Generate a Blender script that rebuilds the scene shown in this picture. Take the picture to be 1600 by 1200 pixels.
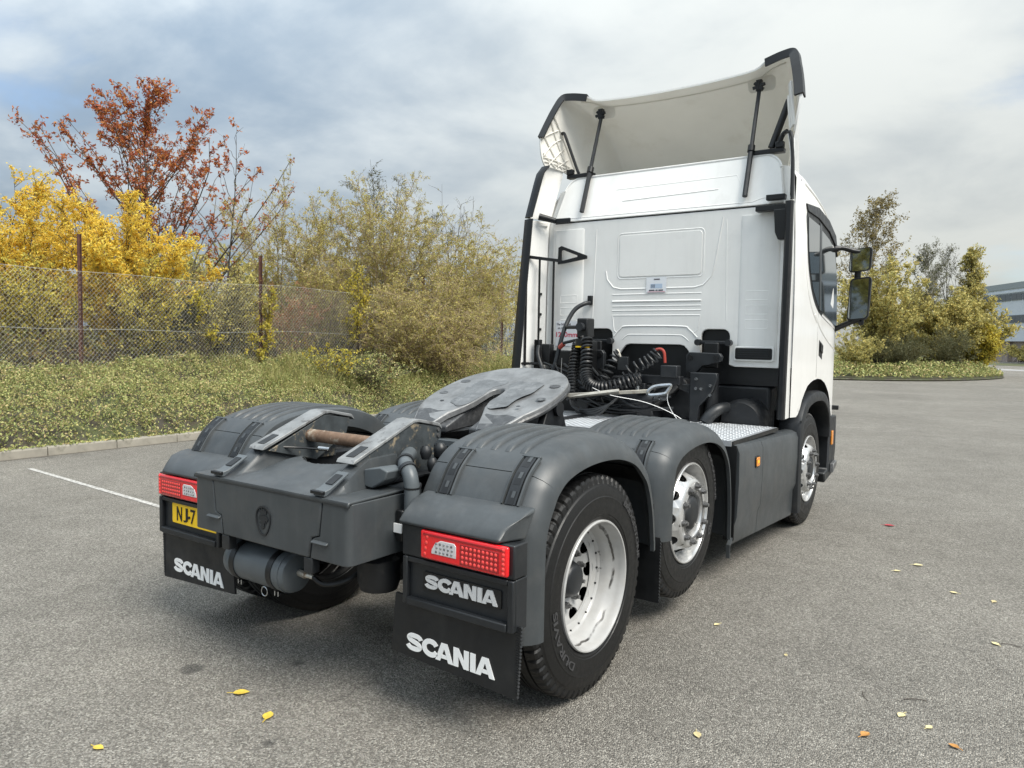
import bpy, bmesh, math, random
import numpy as np
from mathutils import Vector, Matrix, noise as mnoise

for o in list(bpy.data.objects): bpy.data.objects.remove(o)
SC = bpy.context.scene
COL = SC.collection
R = math.radians
PI = math.pi
random.seed(11)
rng = np.random.default_rng(11)

# ------------------------------------------------------------------ camera
cam_d = bpy.data.cameras.new('camera')
cam = bpy.data.objects.new('camera', cam_d); COL.objects.link(cam)
CAM = Vector((2.8039, -3.0104, 1.6521))
yaw, pit, rol = -0.6077, -0.0595, 0.0175
fw = Vector((math.sin(yaw)*math.cos(pit), math.cos(yaw)*math.cos(pit), math.sin(pit)))
rt = fw.cross(Vector((0, 0, 1))).normalized(); up = rt.cross(fw)
rt2 = math.cos(rol)*rt + math.sin(rol)*up; up2 = -math.sin(rol)*rt + math.cos(rol)*up
M = Matrix((rt2, up2, -fw)).transposed().to_4x4(); M.translation = CAM
cam.matrix_world = M
cam_d.sensor_width = 36; cam_d.lens = 1155.9/1600*36; cam_d.clip_start = .05; cam_d.clip_end = 2000
SC.camera = cam

# ------------------------------------------------------------------ light
SUN_DIR = Vector((.58, -.13, .80)).normalized()       # towards the sun, veiled by cloud
w = bpy.data.worlds.new('World'); SC.world = w; w.use_nodes = True
nt = w.node_tree; N = nt.nodes; L = nt.links; N.clear()
def wn(t, **k):
    n = N.new(t)
    for a, b in k.items(): setattr(n, a, b)
    return n
def wmath(op, a, b=None, clamp=False):
    n = wn('ShaderNodeMath', operation=op, use_clamp=clamp)
    for i, x in enumerate((a, b)):
        if x is None: continue
        if isinstance(x, (int, float)): n.inputs[i].default_value = x
        else: L.new(x, n.inputs[i])
    return n.outputs[0]
def wmix(f, a, b):
    n = wn('ShaderNodeMix', data_type='RGBA')
    for s, x in ((n.inputs[0], f), (n.inputs[6], a), (n.inputs[7], b)):
        if isinstance(x, (int, float)): s.default_value = x
        elif isinstance(x, tuple): s.default_value = (*x, 1)
        else: L.new(x, s)
    return n.outputs[2]
sky = wn('ShaderNodeTexSky', sky_type='NISHITA', sun_disc=False)
sky.sun_elevation = math.asin(SUN_DIR.z); sky.sun_rotation = math.atan2(SUN_DIR.x, SUN_DIR.y)
sky.air_density = 1.0; sky.dust_density = 1.5; sky.ozone_density = 1.5
tc = wn('ShaderNodeTexCoord'); sep = wn('ShaderNodeSeparateXYZ'); L.new(tc.outputs['Generated'], sep.inputs[0])
zc = wmath('MAXIMUM', sep.outputs[2], 0.0)
den = wmath('ADD', zc, .28)
cmb = wn('ShaderNodeCombineXYZ')
L.new(wmath('DIVIDE', sep.outputs[0], den), cmb.inputs[0]); L.new(wmath('DIVIDE', sep.outputs[1], den), cmb.inputs[1])
def wnoise(scale, detail, rough, dist, off):
    mp = wn('ShaderNodeMapping'); mp.inputs['Location'].default_value = off
    mp.inputs['Scale'].default_value = (1, 1, 1); L.new(cmb.outputs[0], mp.inputs[0])
    n = wn('ShaderNodeTexNoise'); n.inputs['Scale'].default_value = scale; n.inputs['Detail'].default_value = detail
    n.inputs['Roughness'].default_value = rough; n.inputs['Distortion'].default_value = dist
    L.new(mp.outputs[0], n.inputs['Vector']); return n.outputs[0]
def wramp(x, a, b):
    n = wn('ShaderNodeMapRange', interpolation_type='SMOOTHSTEP'); L.new(x, n.inputs[0])
    n.inputs[1].default_value = a; n.inputs[2].default_value = b; return n.outputs[0]
big = wnoise(.75, 6, .5, .25, (3.1, 1.7, 0)); fine = wnoise(2.2, 8, .55, .3, (8.2, 4.4, 2))
cover = wramp(wmath('ADD', wmath('MULTIPLY', big, .65), wmath('MULTIPLY', fine, .35)), .30, .44)
shade = wramp(wmath('ADD', wmath('MULTIPLY', wnoise(1.1, 6, .5, .3, (1.3, 7.7, 5)), .6), wmath('MULTIPLY', fine, .4)), .40, .60)
cloud = wmix(shade, (1.42, 1.84, 2.30), (3.15, 3.45, 3.60))
# overcast vault: brighter overhead than at the horizon, plus a broad glow mixed into the cloud ahead, away from the sun's direction
vault = wmath('ADD', wmath('MULTIPLY', zc, 2.1), .48)
dotn = wn('ShaderNodeVectorMath', operation='DOT_PRODUCT'); L.new(tc.outputs['Generated'], dotn.inputs[0]); dotn.inputs[1].default_value = Vector((.12, .90, .42)).normalized()
glow = wramp(dotn.outputs['Value'], .45, 1.0)
vm = wn('ShaderNodeVectorMath', operation='SCALE'); L.new(cloud, vm.inputs[0]); L.new(vault, vm.inputs['Scale'])
blue = wn('ShaderNodeVectorMath', operation='SCALE'); L.new(sky.outputs[0], blue.inputs[0]); blue.inputs['Scale'].default_value = .8
clv = wmix(wmath('MULTIPLY', glow, .42), vm.outputs[0], (4.2, 4.0, 3.35))
col = wmix(wmath('MULTIPLY', cover, .93), blue.outputs[0], clv)
bg = wn('ShaderNodeBackground'); bg.inputs[1].default_value = .1; L.new(col, bg.inputs[0])
wo = wn('ShaderNodeOutputWorld'); L.new(bg.outputs[0], wo.inputs[0])

sl = bpy.data.lights.new('sun', 'SUN'); sl.energy = 2.1; sl.angle = R(32); sl.color = (1, .95, .86)
so = bpy.data.objects.new('sun', sl); COL.objects.link(so)
so.rotation_euler = SUN_DIR.to_track_quat('Z', 'Y').to_euler(); so.location = (10, 10, 30)

SC.view_settings.view_transform = 'Standard'; SC.view_settings.look = 'None'
SC.view_settings.exposure = 1.25; SC.view_settings.gamma = 1; SC.view_settings.use_curve_mapping = False

# ------------------------------------------------------------------ helpers
def link(o, parent=None):
    COL.objects.link(o)
    if parent is not None: o.parent = parent
    return o
def empty(name, loc=(0, 0, 0), parent=None):
    o = bpy.data.objects.new(name, None); o.empty_display_size = .2; o.location = loc
    return link(o, parent)
def tag(o, label=None, cat=None, group=None, kind=None):
    if label: o['label'] = label
    if cat: o['category'] = cat
    if group: o['group'] = group
    if kind: o['kind'] = kind
    return o
def catmull(P, n=6, closed=False):
    P = [Vector(p) for p in P]; out = []; m = len(P)
    rngi = range(m if closed else m-1)
    for i in rngi:
        if closed: a, b, c, d = P[(i-1) % m], P[i], P[(i+1) % m], P[(i+2) % m]
        else: a, b, c, d = P[max(i-1, 0)], P[i], P[i+1], P[min(i+2, m-1)]
        for k in range(n):
            t = k/n
            out.append(.5*((2*b) + (-a+c)*t + (2*a-5*b+4*c-d)*t*t + (-a+3*b-3*c+d)*t**3))
    if not closed: out.append(P[-1])
    return out
def rrect(w, h, r, n=4):
    out = []
    for cx, cy, a0 in ((w/2-r, h/2-r, 0), (-w/2+r, h/2-r, 90), (-w/2+r, -h/2+r, 180), (w/2-r, -h/2+r, 270)):
        for k in range(n+1):
            a = R(a0+90*k/n); out.append((cx+r*math.cos(a), cy+r*math.sin(a)))
    return out
class MB:
    """collects geometry of ONE piece; s=-1 mirrors it across the truck's centre plane"""
    def __init__(self, s=1): self.v = []; self.f = []; self.s = s
    def add(self, V, F):
        b = len(self.v); self.v += [tuple(p) for p in V]; self.f += [tuple(i+b for i in f) for f in F]; return self
    def box(self, x0, x1, y0, y1, z0, z1):
        V = [(x, y, z) for x in (x0, x1) for y in (y0, y1) for z in (z0, z1)]
        return self.add(V, [(0, 1, 3, 2), (4, 6, 7, 5), (0, 4, 5, 1), (2, 3, 7, 6), (0, 2, 6, 4), (1, 5, 7, 3)])
    def obox(self, c, size, Rm):
        c = Vector(c); b = len(self.v)
        self.box(-size[0]/2, size[0]/2, -size[1]/2, size[1]/2, -size[2]/2, size[2]/2)
        for i in range(b, len(self.v)): self.v[i] = tuple(c + Rm @ Vector(self.v[i]))
        return self
    def bar(self, a, b, w, h, upv=(0, 0, 1)):
        a = Vector(a); b = Vector(b); d = (b-a); l = d.length; d.normalize()
        u = Vector(upv); x = d.cross(u)
        if x.length < 1e-4: x = d.cross(Vector((1, 0, 0)))
        x.normalize(); u = x.cross(d)
        return self.obox((a+b)/2, (w, l, h), Matrix((x, d, u)).transposed())
    def prism(self, poly, axis, a0, a1):
        """poly in the two other axes (in xyz order), extruded along axis"""
        n = len(poly)
        def mk(p, a):
            return {'x': (a, p[0], p[1]), 'y': (p[0], a, p[1]), 'z': (p[0], p[1], a)}[axis]
        V = [mk(p, a0) for p in poly] + [mk(p, a1) for p in poly]
        F = [tuple(range(n)), tuple(range(2*n-1, n-1, -1))] + [((i+1) % n, i, n+i, n+(i+1) % n) for i in range(n)]
        return self.add(V, F)
    def loft(self, rings, closed=True, caps=True, wrap=False):
        n = len(rings[0]); V = [p for r in rings for p in r]; F = []; m = len(rings)
        for i in range(m if wrap else m-1):
            j2 = (i+1) % m
            for j in range(n if closed else n-1):
                k = (j+1) % n; F.append((i*n+j, i*n+k, j2*n+k, j2*n+j))
        if caps and closed and not wrap: F += [tuple(range(n-1, -1, -1)), tuple((m-1)*n+i for i in range(n))]
        return self.add(V, F)
    def tube(self, path, r, n=8, closed=False):
        P = [Vector(p) for p in path]; m = len(P); rings = []; prev = None
        for i in range(m):
            if closed: t = P[(i+1) % m]-P[(i-1) % m]
            else: t = P[min(i+1, m-1)]-P[max(i-1, 0)]
            t.normalize()
            if prev is None:
                u = t.cross(Vector((0, 0, 1)))
                if u.length < .05: u = t.cross(Vector((1, 0, 0)))
            else: u = prev - t*prev.dot(t)
            u.normalize(); prev = u; v = t.cross(u); rr = r[i] if isinstance(r, (list, tuple)) else r
            rings.append([P[i]+rr*(math.cos(2*PI*k/n)*u+math.sin(2*PI*k/n)*v) for k in range(n)])
        return self.loft(rings, wrap=closed)
    def cyl(self, a, b, r, n=16, r2=None): return self.tube([a, b], [r, r if r2 is None else r2], n)
    def lathe(self, prof, c, axis='x', n=48, closed=False):
        """prof: (offset along axis, radius)"""
        rings = []
        for i in range(n):
            a = 2*PI*i/n; ca, sa = math.cos(a), math.sin(a)
            ring = []
            for o, r in prof:
                p = {'x': (o, r*ca, r*sa), 'y': (r*ca, o, r*sa), 'z': (r*ca, r*sa, o)}[axis]
                ring.append((c[0]+p[0], c[1]+p[1], c[2]+p[2]))
            rings.append(ring)
        return self.loft(rings, closed=closed, caps=False, wrap=True)
    def build(self, name, mat, parent=None, bevel=0, seg=2, smooth=40, solid=0):
        me = bpy.data.meshes.new(name)
        v = [(p[0]*self.s, p[1], p[2]) for p in self.v]
        me.from_pydata(v, [], self.f); me.validate(); 
        bm = bmesh.new(); bm.from_mesh(me); bmesh.ops.recalc_face_normals(bm, faces=bm.faces); bm.to_mesh(me); bm.free()
        if smooth:
            me.polygons.foreach_set('use_smooth', [True]*len(me.polygons)); me.set_sharp_from_angle(angle=R(smooth))
        me.materials.append(mat)
        o = link(bpy.data.objects.new(name, me), parent)
        if solid: md = o.modifiers.new('solid', 'SOLIDIFY'); md.thickness = solid; md.offset = 0
        if bevel:
            md = o.modifiers.new('bevel', 'BEVEL'); md.width = bevel; md.segments = seg; md.limit_method = 'ANGLE'; md.angle_limit = R(35)
            md.harden_normals = False
        return o
def text_mesh(body, offset=.0, spacing=1.0):
    cu = bpy.data.curves.new('t', 'FONT'); cu.body = body; cu.size = 1; cu.offset = offset; cu.space_character = spacing
    cu.resolution_u = 4; cu.fill_mode = 'BOTH'; cu.extrude = .02
    o = bpy.data.objects.new('t', cu); COL.objects.link(o)
    dg = bpy.context.evaluated_depsgraph_get(); me = bpy.data.meshes.new_from_object(o.evaluated_get(dg))
    V = np.array([v.co[:] for v in me.vertices]); F = [tuple(p.vertices) for p in me.polygons]
    bpy.data.objects.remove(o); bpy.data.curves.remove(cu); bpy.data.meshes.remove(me)
    lo, hi = V.min(0), V.max(0); V = (V-lo)/np.maximum(hi-lo, 1e-6)
    return V, F
def text_on(name, body, mat, parent, o, right, upv, nrm, depth=.003, offset=.02, spacing=1.0, s=1):
    """right/upv are the full width/height vectors from the lower-left corner o"""
    V, F = text_mesh(body, offset, spacing); o = np.array(o)
    P = o + V[:, :1]*np.array(right) + V[:, 1:2]*np.array(upv) + V[:, 2:]*np.array(nrm)*depth
    mb = MB(s); mb.add([tuple(p) for p in P], F); return mb.build(name, mat, parent, smooth=0)

def ribbon(pts, wd):
    """flat closed outline of a stroke of width wd along 2-D points"""
    L_, R_ = [], []; n = len(pts)
    for i in range(n):
        a = pts[max(i-1, 0)]; b = pts[min(i+1, n-1)]; dx, dy = b[0]-a[0], b[1]-a[1]; l = math.hypot(dx, dy) or 1; nx, ny = -dy/l*wd/2, dx/l*wd/2
        L_.append((pts[i][0]+nx, pts[i][1]+ny)); R_.append((pts[i][0]-nx, pts[i][1]-ny))
    return L_, R_
def logo_on(name, mat, parent, o, right, upv, nrm, depth=.003):
    """heavy grotesque capitals S C A N I A, set tight, each built from its own strokes"""
    mb = MB(); o = Vector(o); ex = Vector(right); ey = Vector(upv); nz = Vector(nrm)
    W_ = 5.36; H = 1.0; T = .27
    def place(poly2d, x0):
        n = len(poly2d); A = [o+ex*((x0+x)/W_)+ey*y+nz*depth for x, y in poly2d]; B = [o+ex*((x0+x)/W_)+ey*y for x, y in poly2d]
        mb.add(A+B, [tuple(range(n)), tuple(range(2*n-1, n-1, -1))] + [(i, (i+1) % n, n+(i+1) % n, n+i) for i in range(n)])
    def stroke(pts, x0, wd=T):
        a, b = ribbon(pts, wd)
        for i in range(len(pts)-1): place([a[i], b[i], b[i+1], a[i+1]], x0)
    k = T/2
    sp = [(.92-.0, .70), (.86, .79), (.72, .855), (.52, H-k), (.32, .855), (.19, .77), (.17, .69), (.24, .60), (.42, .54), (.62, .49), (.80, .41), (.87, .30), (.80, .20), (.66, .15), (.50, k), (.30, .15), (.17, .21), (.09, .31)]
    stroke([(v.x, v.y) for v in catmull([(*p, 0) for p in sp], 3)], 0, T*.94)
    cp = [(.90, .68), (.80, .80), (.64, .855), (.46, .855), (.28, .77), (.17, .62), (.15, .48), (.19, .33), (.30, .21), (.47, .145), (.64, .145), (.80, .21), (.91, .33)]
    stroke([(v.x, v.y) for v in catmull([(*p, 0) for p in cp], 3)], 1.0, T)
    def A_(x0):
        place([(0, 0), (.36, 1), (.54, 1), (.54, .72), (.29, 0)], x0); place([(.54, .72), (.54, 1), (.72, 1), (1.08, 0), (.79, 0)], x0); place([(.34, .17), (.41, .37), (.67, .37), (.74, .17)], x0)
    A_(1.86)
    place([(0, 0), (0, 1), (.29, 1), (.29, 0)], 2.96); place([(.29, 1), (.62, .42), (.62, 0), (.29, .57)], 2.96); place([(.62, 0), (.62, 1), (.90, 1), (.90, 0)], 2.96)
    place([(0, 0), (0, 1), (.30, 1), (.30, 0)], 3.95+.0); A_(4.26)
    return mb.build(name, mat, parent, smooth=0)

# ------------------------------------------------------------------ materials
MT = {}
def material(name, base, rough=.5, metal=0, coat=0, spec=.5, var=0, vscale=6, bump=0, bscale=200, alt=None, amask=(.5, .6), ascale=8, arough=None, trans=0, sss=0, emis=None, streak=0):
    m = bpy.data.materials.new(name); m.use_nodes = True; t = m.node_tree; b = t.nodes['Principled BSDF']
    b.inputs['Base Color'].default_value = (*base, 1); b.inputs['Roughness'].default_value = rough; b.inputs['Metallic'].default_value = metal
    b.inputs['Coat Weight'].default_value = coat; b.inputs['Specular IOR Level'].default_value = spec; b.inputs['Coat Roughness'].default_value = .08
    b.inputs['Transmission Weight'].default_value = trans
    co = t.nodes.new('ShaderNodeTexCoord')
    def nz(scale, detail=4, rough_=.6):
        n = t.nodes.new('ShaderNodeTexNoise'); n.inputs['Scale'].default_value = scale; n.inputs['Detail'].default_value = detail
        n.inputs['Roughness'].default_value = rough_; t.links.new(co.outputs['Object'], n.inputs['Vector']); return n.outputs[0]
    def mixc(f, a, bb):
        n = t.nodes.new('ShaderNodeMix'); n.data_type = 'RGBA'; t.links.new(f, n.inputs[0])
        for s_, x in ((n.inputs[6], a), (n.inputs[7], bb)):
            if isinstance(x, tuple): s_.default_value = (*x, 1)
            else: t.links.new(x, s_)
        return n.outputs[2]
    def rmp(x, a, bb):
        n = t.nodes.new('ShaderNodeMapRange'); t.links.new(x, n.inputs[0]); n.inputs[1].default_value = a; n.inputs[2].default_value = bb; return n.outputs[0]
    c = base
    if var:
        c = mixc(rmp(nz(vscale, 6), .3, .7), tuple(x*(1-var) for x in base), tuple(min(1, x*(1+var)) for x in base))
        rr = t.nodes.new('ShaderNodeMapRange'); t.links.new(nz(vscale*2.3, 5), rr.inputs[0])
        rr.inputs[1].default_value = .3; rr.inputs[2].default_value = .7; rr.inputs[3].default_value = max(.02, rough*(1-var)); rr.inputs[4].default_value = min(1, rough*(1+var))
        t.links.new(rr.outputs[0], b.inputs['Roughness'])
    if alt: c = mixc(rmp(nz(ascale, 8, .65), *amask), c, alt)
    if streak:                        # rain-washed road film: marks drawn out vertically
        mp = t.nodes.new('ShaderNodeMapping'); mp.inputs['Scale'].default_value = (16, 16, 1.1); t.links.new(co.outputs['Object'], mp.inputs[0])
        n = t.nodes.new('ShaderNodeTexNoise'); n.inputs['Scale'].default_value = 1; n.inputs['Detail'].default_value = 7; n.inputs['Roughness'].default_value = .62; t.links.new(mp.outputs[0], n.inputs['Vector'])
        q = t.nodes.new('ShaderNodeMapRange'); t.links.new(n.outputs[0], q.inputs[0]); q.inputs[1].default_value = .48; q.inputs[2].default_value = .78; q.inputs[4].default_value = streak
        dirt = tuple(x*.45 for x in base) if base[0] > .3 else tuple(x*2.2+.012 for x in base)
        c = mixc(q.outputs[0], c, dirt)
    if not isinstance(c, tuple): t.links.new(c, b.inputs['Base Color'])
    if bump:
        bn = t.nodes.new('ShaderNodeBump'); bn.inputs['Strength'].default_value = bump; bn.inputs['Distance'].default_value = .002
        t.links.new(nz(bscale, 3), bn.inputs['Height']); t.links.new(bn.outputs[0], b.inputs['Normal'])
    if emis: b.inputs['Emission Color'].default_value = (*emis, 1); b.inputs['Emission Strength'].default_value = 1
    MT[name] = m; return m
WHITE = material('white_paint', (.83, .825, .80), .30, coat=.5, var=.035, vscale=2.5, alt=(.62, .61, .58), amask=(.56, .95), ascale=2.2, streak=.10)
CREAM = material('unpainted_liner', (.84, .82, .77), .55, var=.05, vscale=2, alt=(.62, .58, .50), amask=(.55, .9), ascale=2.5)
def thin_shell(m, k):                 # thin glass-fibre moulding: some daylight comes through it
    t = m.node_tree; b = t.nodes['Principled BSDF']; tr = t.nodes.new('ShaderNodeBsdfTranslucent'); mx = t.nodes.new('ShaderNodeMixShader'); mx.inputs[0].default_value = k
    tr.inputs[0].default_value = (.9, .89, .85, 1); t.links.new(b.outputs[0], mx.inputs[1]); t.links.new(tr.outputs[0], mx.inputs[2]); t.links.new(mx.outputs[0], t.nodes['Material Output'].inputs[0])
thin_shell(CREAM, .26)
SHELL = material('deflector_paint', (.83, .83, .82), .30, coat=.5, var=.03, vscale=2.5); thin_shell(SHELL, .16)
GREY = material('grey_plastic', (.047, .053, .057), .42, var=.16, vscale=4, bump=.06, bscale=900, alt=(.075, .076, .075), amask=(.48, .9), ascale=7, streak=.22)
GREYD = material('dark_grey_plastic', (.0125, .0145, .017), .46, var=.2, vscale=7, bump=.06, bscale=900, alt=(.035, .035, .034), amask=(.52, .85), ascale=5)
BLACK = material('black_plastic', (.0045, .005, .0058), .42, var=.2, vscale=9)
RUBBER = material('tyre_rubber', (.0040, .0041, .0044), .50, var=.25, vscale=14, bump=.15, bscale=300, alt=(.010, .0096, .009), amask=(.55, .85), ascale=9)
FLAP = material('flap_rubber', (.0075, .0085, .0098), .5, var=.25, vscale=5, alt=(.03, .03, .03), amask=(.52, .82), ascale=4, streak=.3)
CHASSIS = material('chassis_paint', (.007, .008, .010), .5, var=.3, vscale=9, alt=(.03, .028, .026), amask=(.6, .8), ascale=12)
STEELG = material('painted_grey_steel', (.085, .097, .105), .38, var=.15, vscale=6)
WHEELW = material('wheel_paint', (.40, .40, .395), .34, coat=.2, var=.08, vscale=12, alt=(.03, .027, .024), amask=(.64, .69), ascale=10)
def scuff(m):
    """kerb-scuff ring and brake dirt on the wheel paint, by distance from the truck's centre plane"""
    t = m.node_tree; n = t.nodes; l = t.links; b = n['Principled BSDF']; src = b.inputs['Base Color'].links[0].from_socket
    co = n.new('ShaderNodeTexCoord'); sx = n.new('ShaderNodeSeparateXYZ'); l.new(co.outputs['Object'], sx.inputs[0])
    def mth(op, a, bb=None):
        q = n.new('ShaderNodeMath'); q.operation = op
        for i, k in enumerate((a, bb)):
            if k is None: continue
            if isinstance(k, (int, float)): q.inputs[i].default_value = k
            else: l.new(k, q.inputs[i])
        return q.outputs[0]
    def nz(sc, d): q = n.new('ShaderNodeTexNoise'); q.inputs['Scale'].default_value = sc; q.inputs['Detail'].default_value = d; l.new(co.outputs['Object'], q.inputs['Vector']); return q.outputs[0]
    wob = mth('MULTIPLY', mth('SUBTRACT', nz(9, 6), .5), .05)
    d = mth('ABSOLUTE', mth('SUBTRACT', mth('ADD', mth('ABSOLUTE', sx.outputs[0]), wob), 1.152))
    mr = n.new('ShaderNodeMapRange'); l.new(d, mr.inputs[0]); mr.inputs[1].default_value = .0035; mr.inputs[2].default_value = .007; mr.inputs[3].default_value = 1; mr.inputs[4].default_value = 0
    m2 = n.new('ShaderNodeMapRange'); l.new(nz(7, 4), m2.inputs[0]); m2.inputs[1].default_value = .44; m2.inputs[2].default_value = .54
    f = mth('MULTIPLY', mr.outputs[0], m2.outputs[0]); mx = n.new('ShaderNodeMix'); mx.data_type = 'RGBA'; l.new(f, mx.inputs[0]); l.new(src, mx.inputs[6]); mx.inputs[7].default_value = (.012, .011, .010, 1)
    g = n.new('ShaderNodeMapRange'); l.new(nz(14, 8), g.inputs[0]); g.inputs[1].default_value = .45; g.inputs[2].default_value = .75; g.inputs[4].default_value = .30
    m3 = n.new('ShaderNodeMix'); m3.data_type = 'RGBA'; l.new(g.outputs[0], m3.inputs[0]); l.new(mx.outputs[2], m3.inputs[6]); m3.inputs[7].default_value = (.33, .31, .28, 1); l.new(m3.outputs[2], b.inputs['Base Color'])
scuff(WHEELW)
WHEELM = material('polished_wheel', (.58, .58, .575), .2, metal=.55, var=.12, vscale=14, alt=(.05, .045, .04), amask=(.62, .68), ascale=16)
CHROME = material('bright_steel', (.55, .56, .57), .25, metal=1, var=.2, vscale=20)
BOLT = material('dull_steel', (.22, .22, .22), .45, metal=.8, var=.25, vscale=30)
CHECK = material('checker_aluminium', (.62, .64, .66), .35, metal=.7, var=.15, vscale=9)
RAMPW = material('ramp_grease', (.20, .207, .21), .45, var=.3, vscale=12, alt=(.10, .10, .10), amask=(.56, .63), ascale=14, bump=.2, bscale=60)
GREASE = material('greasy_steel', (.165, .17, .174), .42, metal=.15, var=.35, vscale=7, alt=(.12, .122, .125), amask=(.52, .64), ascale=5, bump=.2, bscale=60)
WORNP = material('scraped_plate', (.125, .13, .134), .36, metal=.3, var=.3, vscale=14, alt=(.20, .205, .21), amask=(.50, .62), ascale=9)
GREASED = material('dark_grease', (.045, .047, .05), .40, var=.35, vscale=25, alt=(.11, .113, .116), amask=(.55, .68), ascale=16, bump=.5, bscale=50)
WORN = material('worn_ramp_steel', (.045, .052, .056), .5, var=.3, vscale=15, alt=(.27, .22, .15), amask=(.57, .68), ascale=16, bump=.2, bscale=80)
RUST = material('rusty_steel', (.16, .10, .065), .8, var=.35, vscale=18, alt=(.40, .35, .28), amask=(.5, .62), ascale=14, bump=.3, bscale=70)
REDL = material('red_lens', (.80, .010, .014), .12, coat=.6, var=.1, vscale=50, bump=.25, bscale=110)
REDB = material('bright_red_lens', (.95, .07, .06), .1, coat=.6)
REDD = material('deep_red_lens', (.34, .004, .008), .15, coat=.6, bump=.3, bscale=150)
CLEARL = material('clear_lens', (.62, .60, .60), .12, coat=.6, var=.12, vscale=70, bump=.4, bscale=120)
AMBER = material('amber_lens', (.75, .26, .02), .15, coat=.5, bump=.2, bscale=120)
YELLOW = material('plate_yellow', (.95, .60, .012), .4)
PLATEB = material('plate_black_ink', (.008, .008, .009), .5)
LETW = material('white_lettering', (.92, .92, .91), .45)
LETS = material('silver_lettering', (.66, .67, .68), .3, metal=.2)
TYREL = material('raised_tyre_lettering', (.045, .045, .047), .5)
GLASS = material('tinted_glass', (.02, .025, .028), .03, coat=1, spec=.9)
MIRROR = material('mirror_glass', (.30, .33, .34), .03, metal=1)
REDH = material('red_hose', (.34, .05, .035), .4)
STICK = material('sticker_white', (.75, .77, .80), .4, coat=.4)
REDP = material('red_print', (.55, .02, .06), .5)
BLUEP = material('pale_blue_print', (.45, .55, .68), .5)
DARKP = material('dark_print', (.06, .05, .07), .5)
GALV = material('galvanised_steel', (.50, .47, .41), .42, metal=.6, var=.2, vscale=20, alt=(.28, .17, .09), amask=(.55, .65), ascale=9)

# ================================================================== the tractor unit
TRUCK = empty('tractor_unit')
tag(TRUCK, 'white three axle tractor unit with dark grey mudguards parked on asphalt, raised roof deflector', 'truck')

def disc_holes(mb, o_of_r, r0, r1, rh, ra, rb, nh, X0, yc, zc, depth=.03, phase=0):
    h = PI/nh; phis = sorted([2*PI*k/20 for k in range(20)] + [math.atan2(sy*h*rh, dr) % (2*PI) for dr in (r1-rh, r0-rh) for sy in (1, -1)])
    for i in range(nh):
        a0 = 2*PI*i/nh + phase; out = []; inn = []; deep = []
        for p in phis:
            c, s_ = math.cos(p), math.sin(p)
            k = min([(r1-rh)/c if c > 1e-6 else 9, (r0-rh)/c if c < -1e-6 else 9, h*rh/abs(s_) if abs(s_) > 1e-6 else 9])
            r, th = rh+k*c, a0+k*s_/rh; out.append((X0+o_of_r(r), yc+r*math.cos(th), zc+r*math.sin(th)))
            r, th = rh+ra*c, a0+rb*s_/rh
            inn.append((X0+o_of_r(r), yc+r*math.cos(th), zc+r*math.sin(th))); deep.append((X0+o_of_r(r)-depth, yc+r*math.cos(th), zc+r*math.sin(th)))
        mb.loft([out, inn, deep], closed=True, caps=False)

def tyre(mb, X0, yc, zc, Rt=.518, w=.29, notch=True):
    half = [(-.030, .300), (-.014, .306), (-.005, .322), (-.005, .330), (-.001, .333), (0, .36), (.001, .385), (-.001, .405), (0, .409), (0, .413), (-.003, .417), (-.006, .44), (-.012, .462), (-.018, .468), (-.020, .474),
            (-.020, .482), (-.024, .500), (-.032, .511), (-.046, .516), (-.078, .5175), (-.080, .505), (-.088, .505), (-.090, .518), (-.128, .519), (-.130, .506), (-.138, .506), (-.140, .519)]
    prof = half + [(-w-o, r) for o, r in reversed(half)]
    sh = {15, 16, 17, 18}; sh |= {len(prof)-1-i for i in sh}
    n = 372; rings = []
    for i in range(n):
        a = 2*PI*i/n; ring = []
        for j, (o, r) in enumerate(prof):
            rr = r*Rt/.519
            if notch and j in sh and i % 6 in (0, 1): rr -= .011; o = o-.003 if o > -.1 else o+.003
            ring.append((X0+o, yc+rr*math.cos(a), zc+rr*math.sin(a)))
        rings.append(ring)
    mb.loft(rings, closed=False, caps=False, wrap=True)

def arc_text(name, body, parent, X0, yc, zc, r0, r1, a_mid, width, s, flip=False, mat=None):
    """raised lettering bent round the sidewall; angles measured from +y towards +z"""
    V, F = text_mesh(body, .012); mb = MB(s); P = []
    for x, y, z in V:
        if not flip: a = a_mid - (x-.5)*width; r = r0+(r1-r0)*y
        else: a = a_mid + (x-.5)*width; r = r1-(r1-r0)*y
        P.append((X0+.001+.0025*z, yc+r*math.cos(a), zc+r*math.sin(a)))
    mb.add(P, F); return mb.build(name, mat or TYREL, parent, smooth=0)

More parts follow.
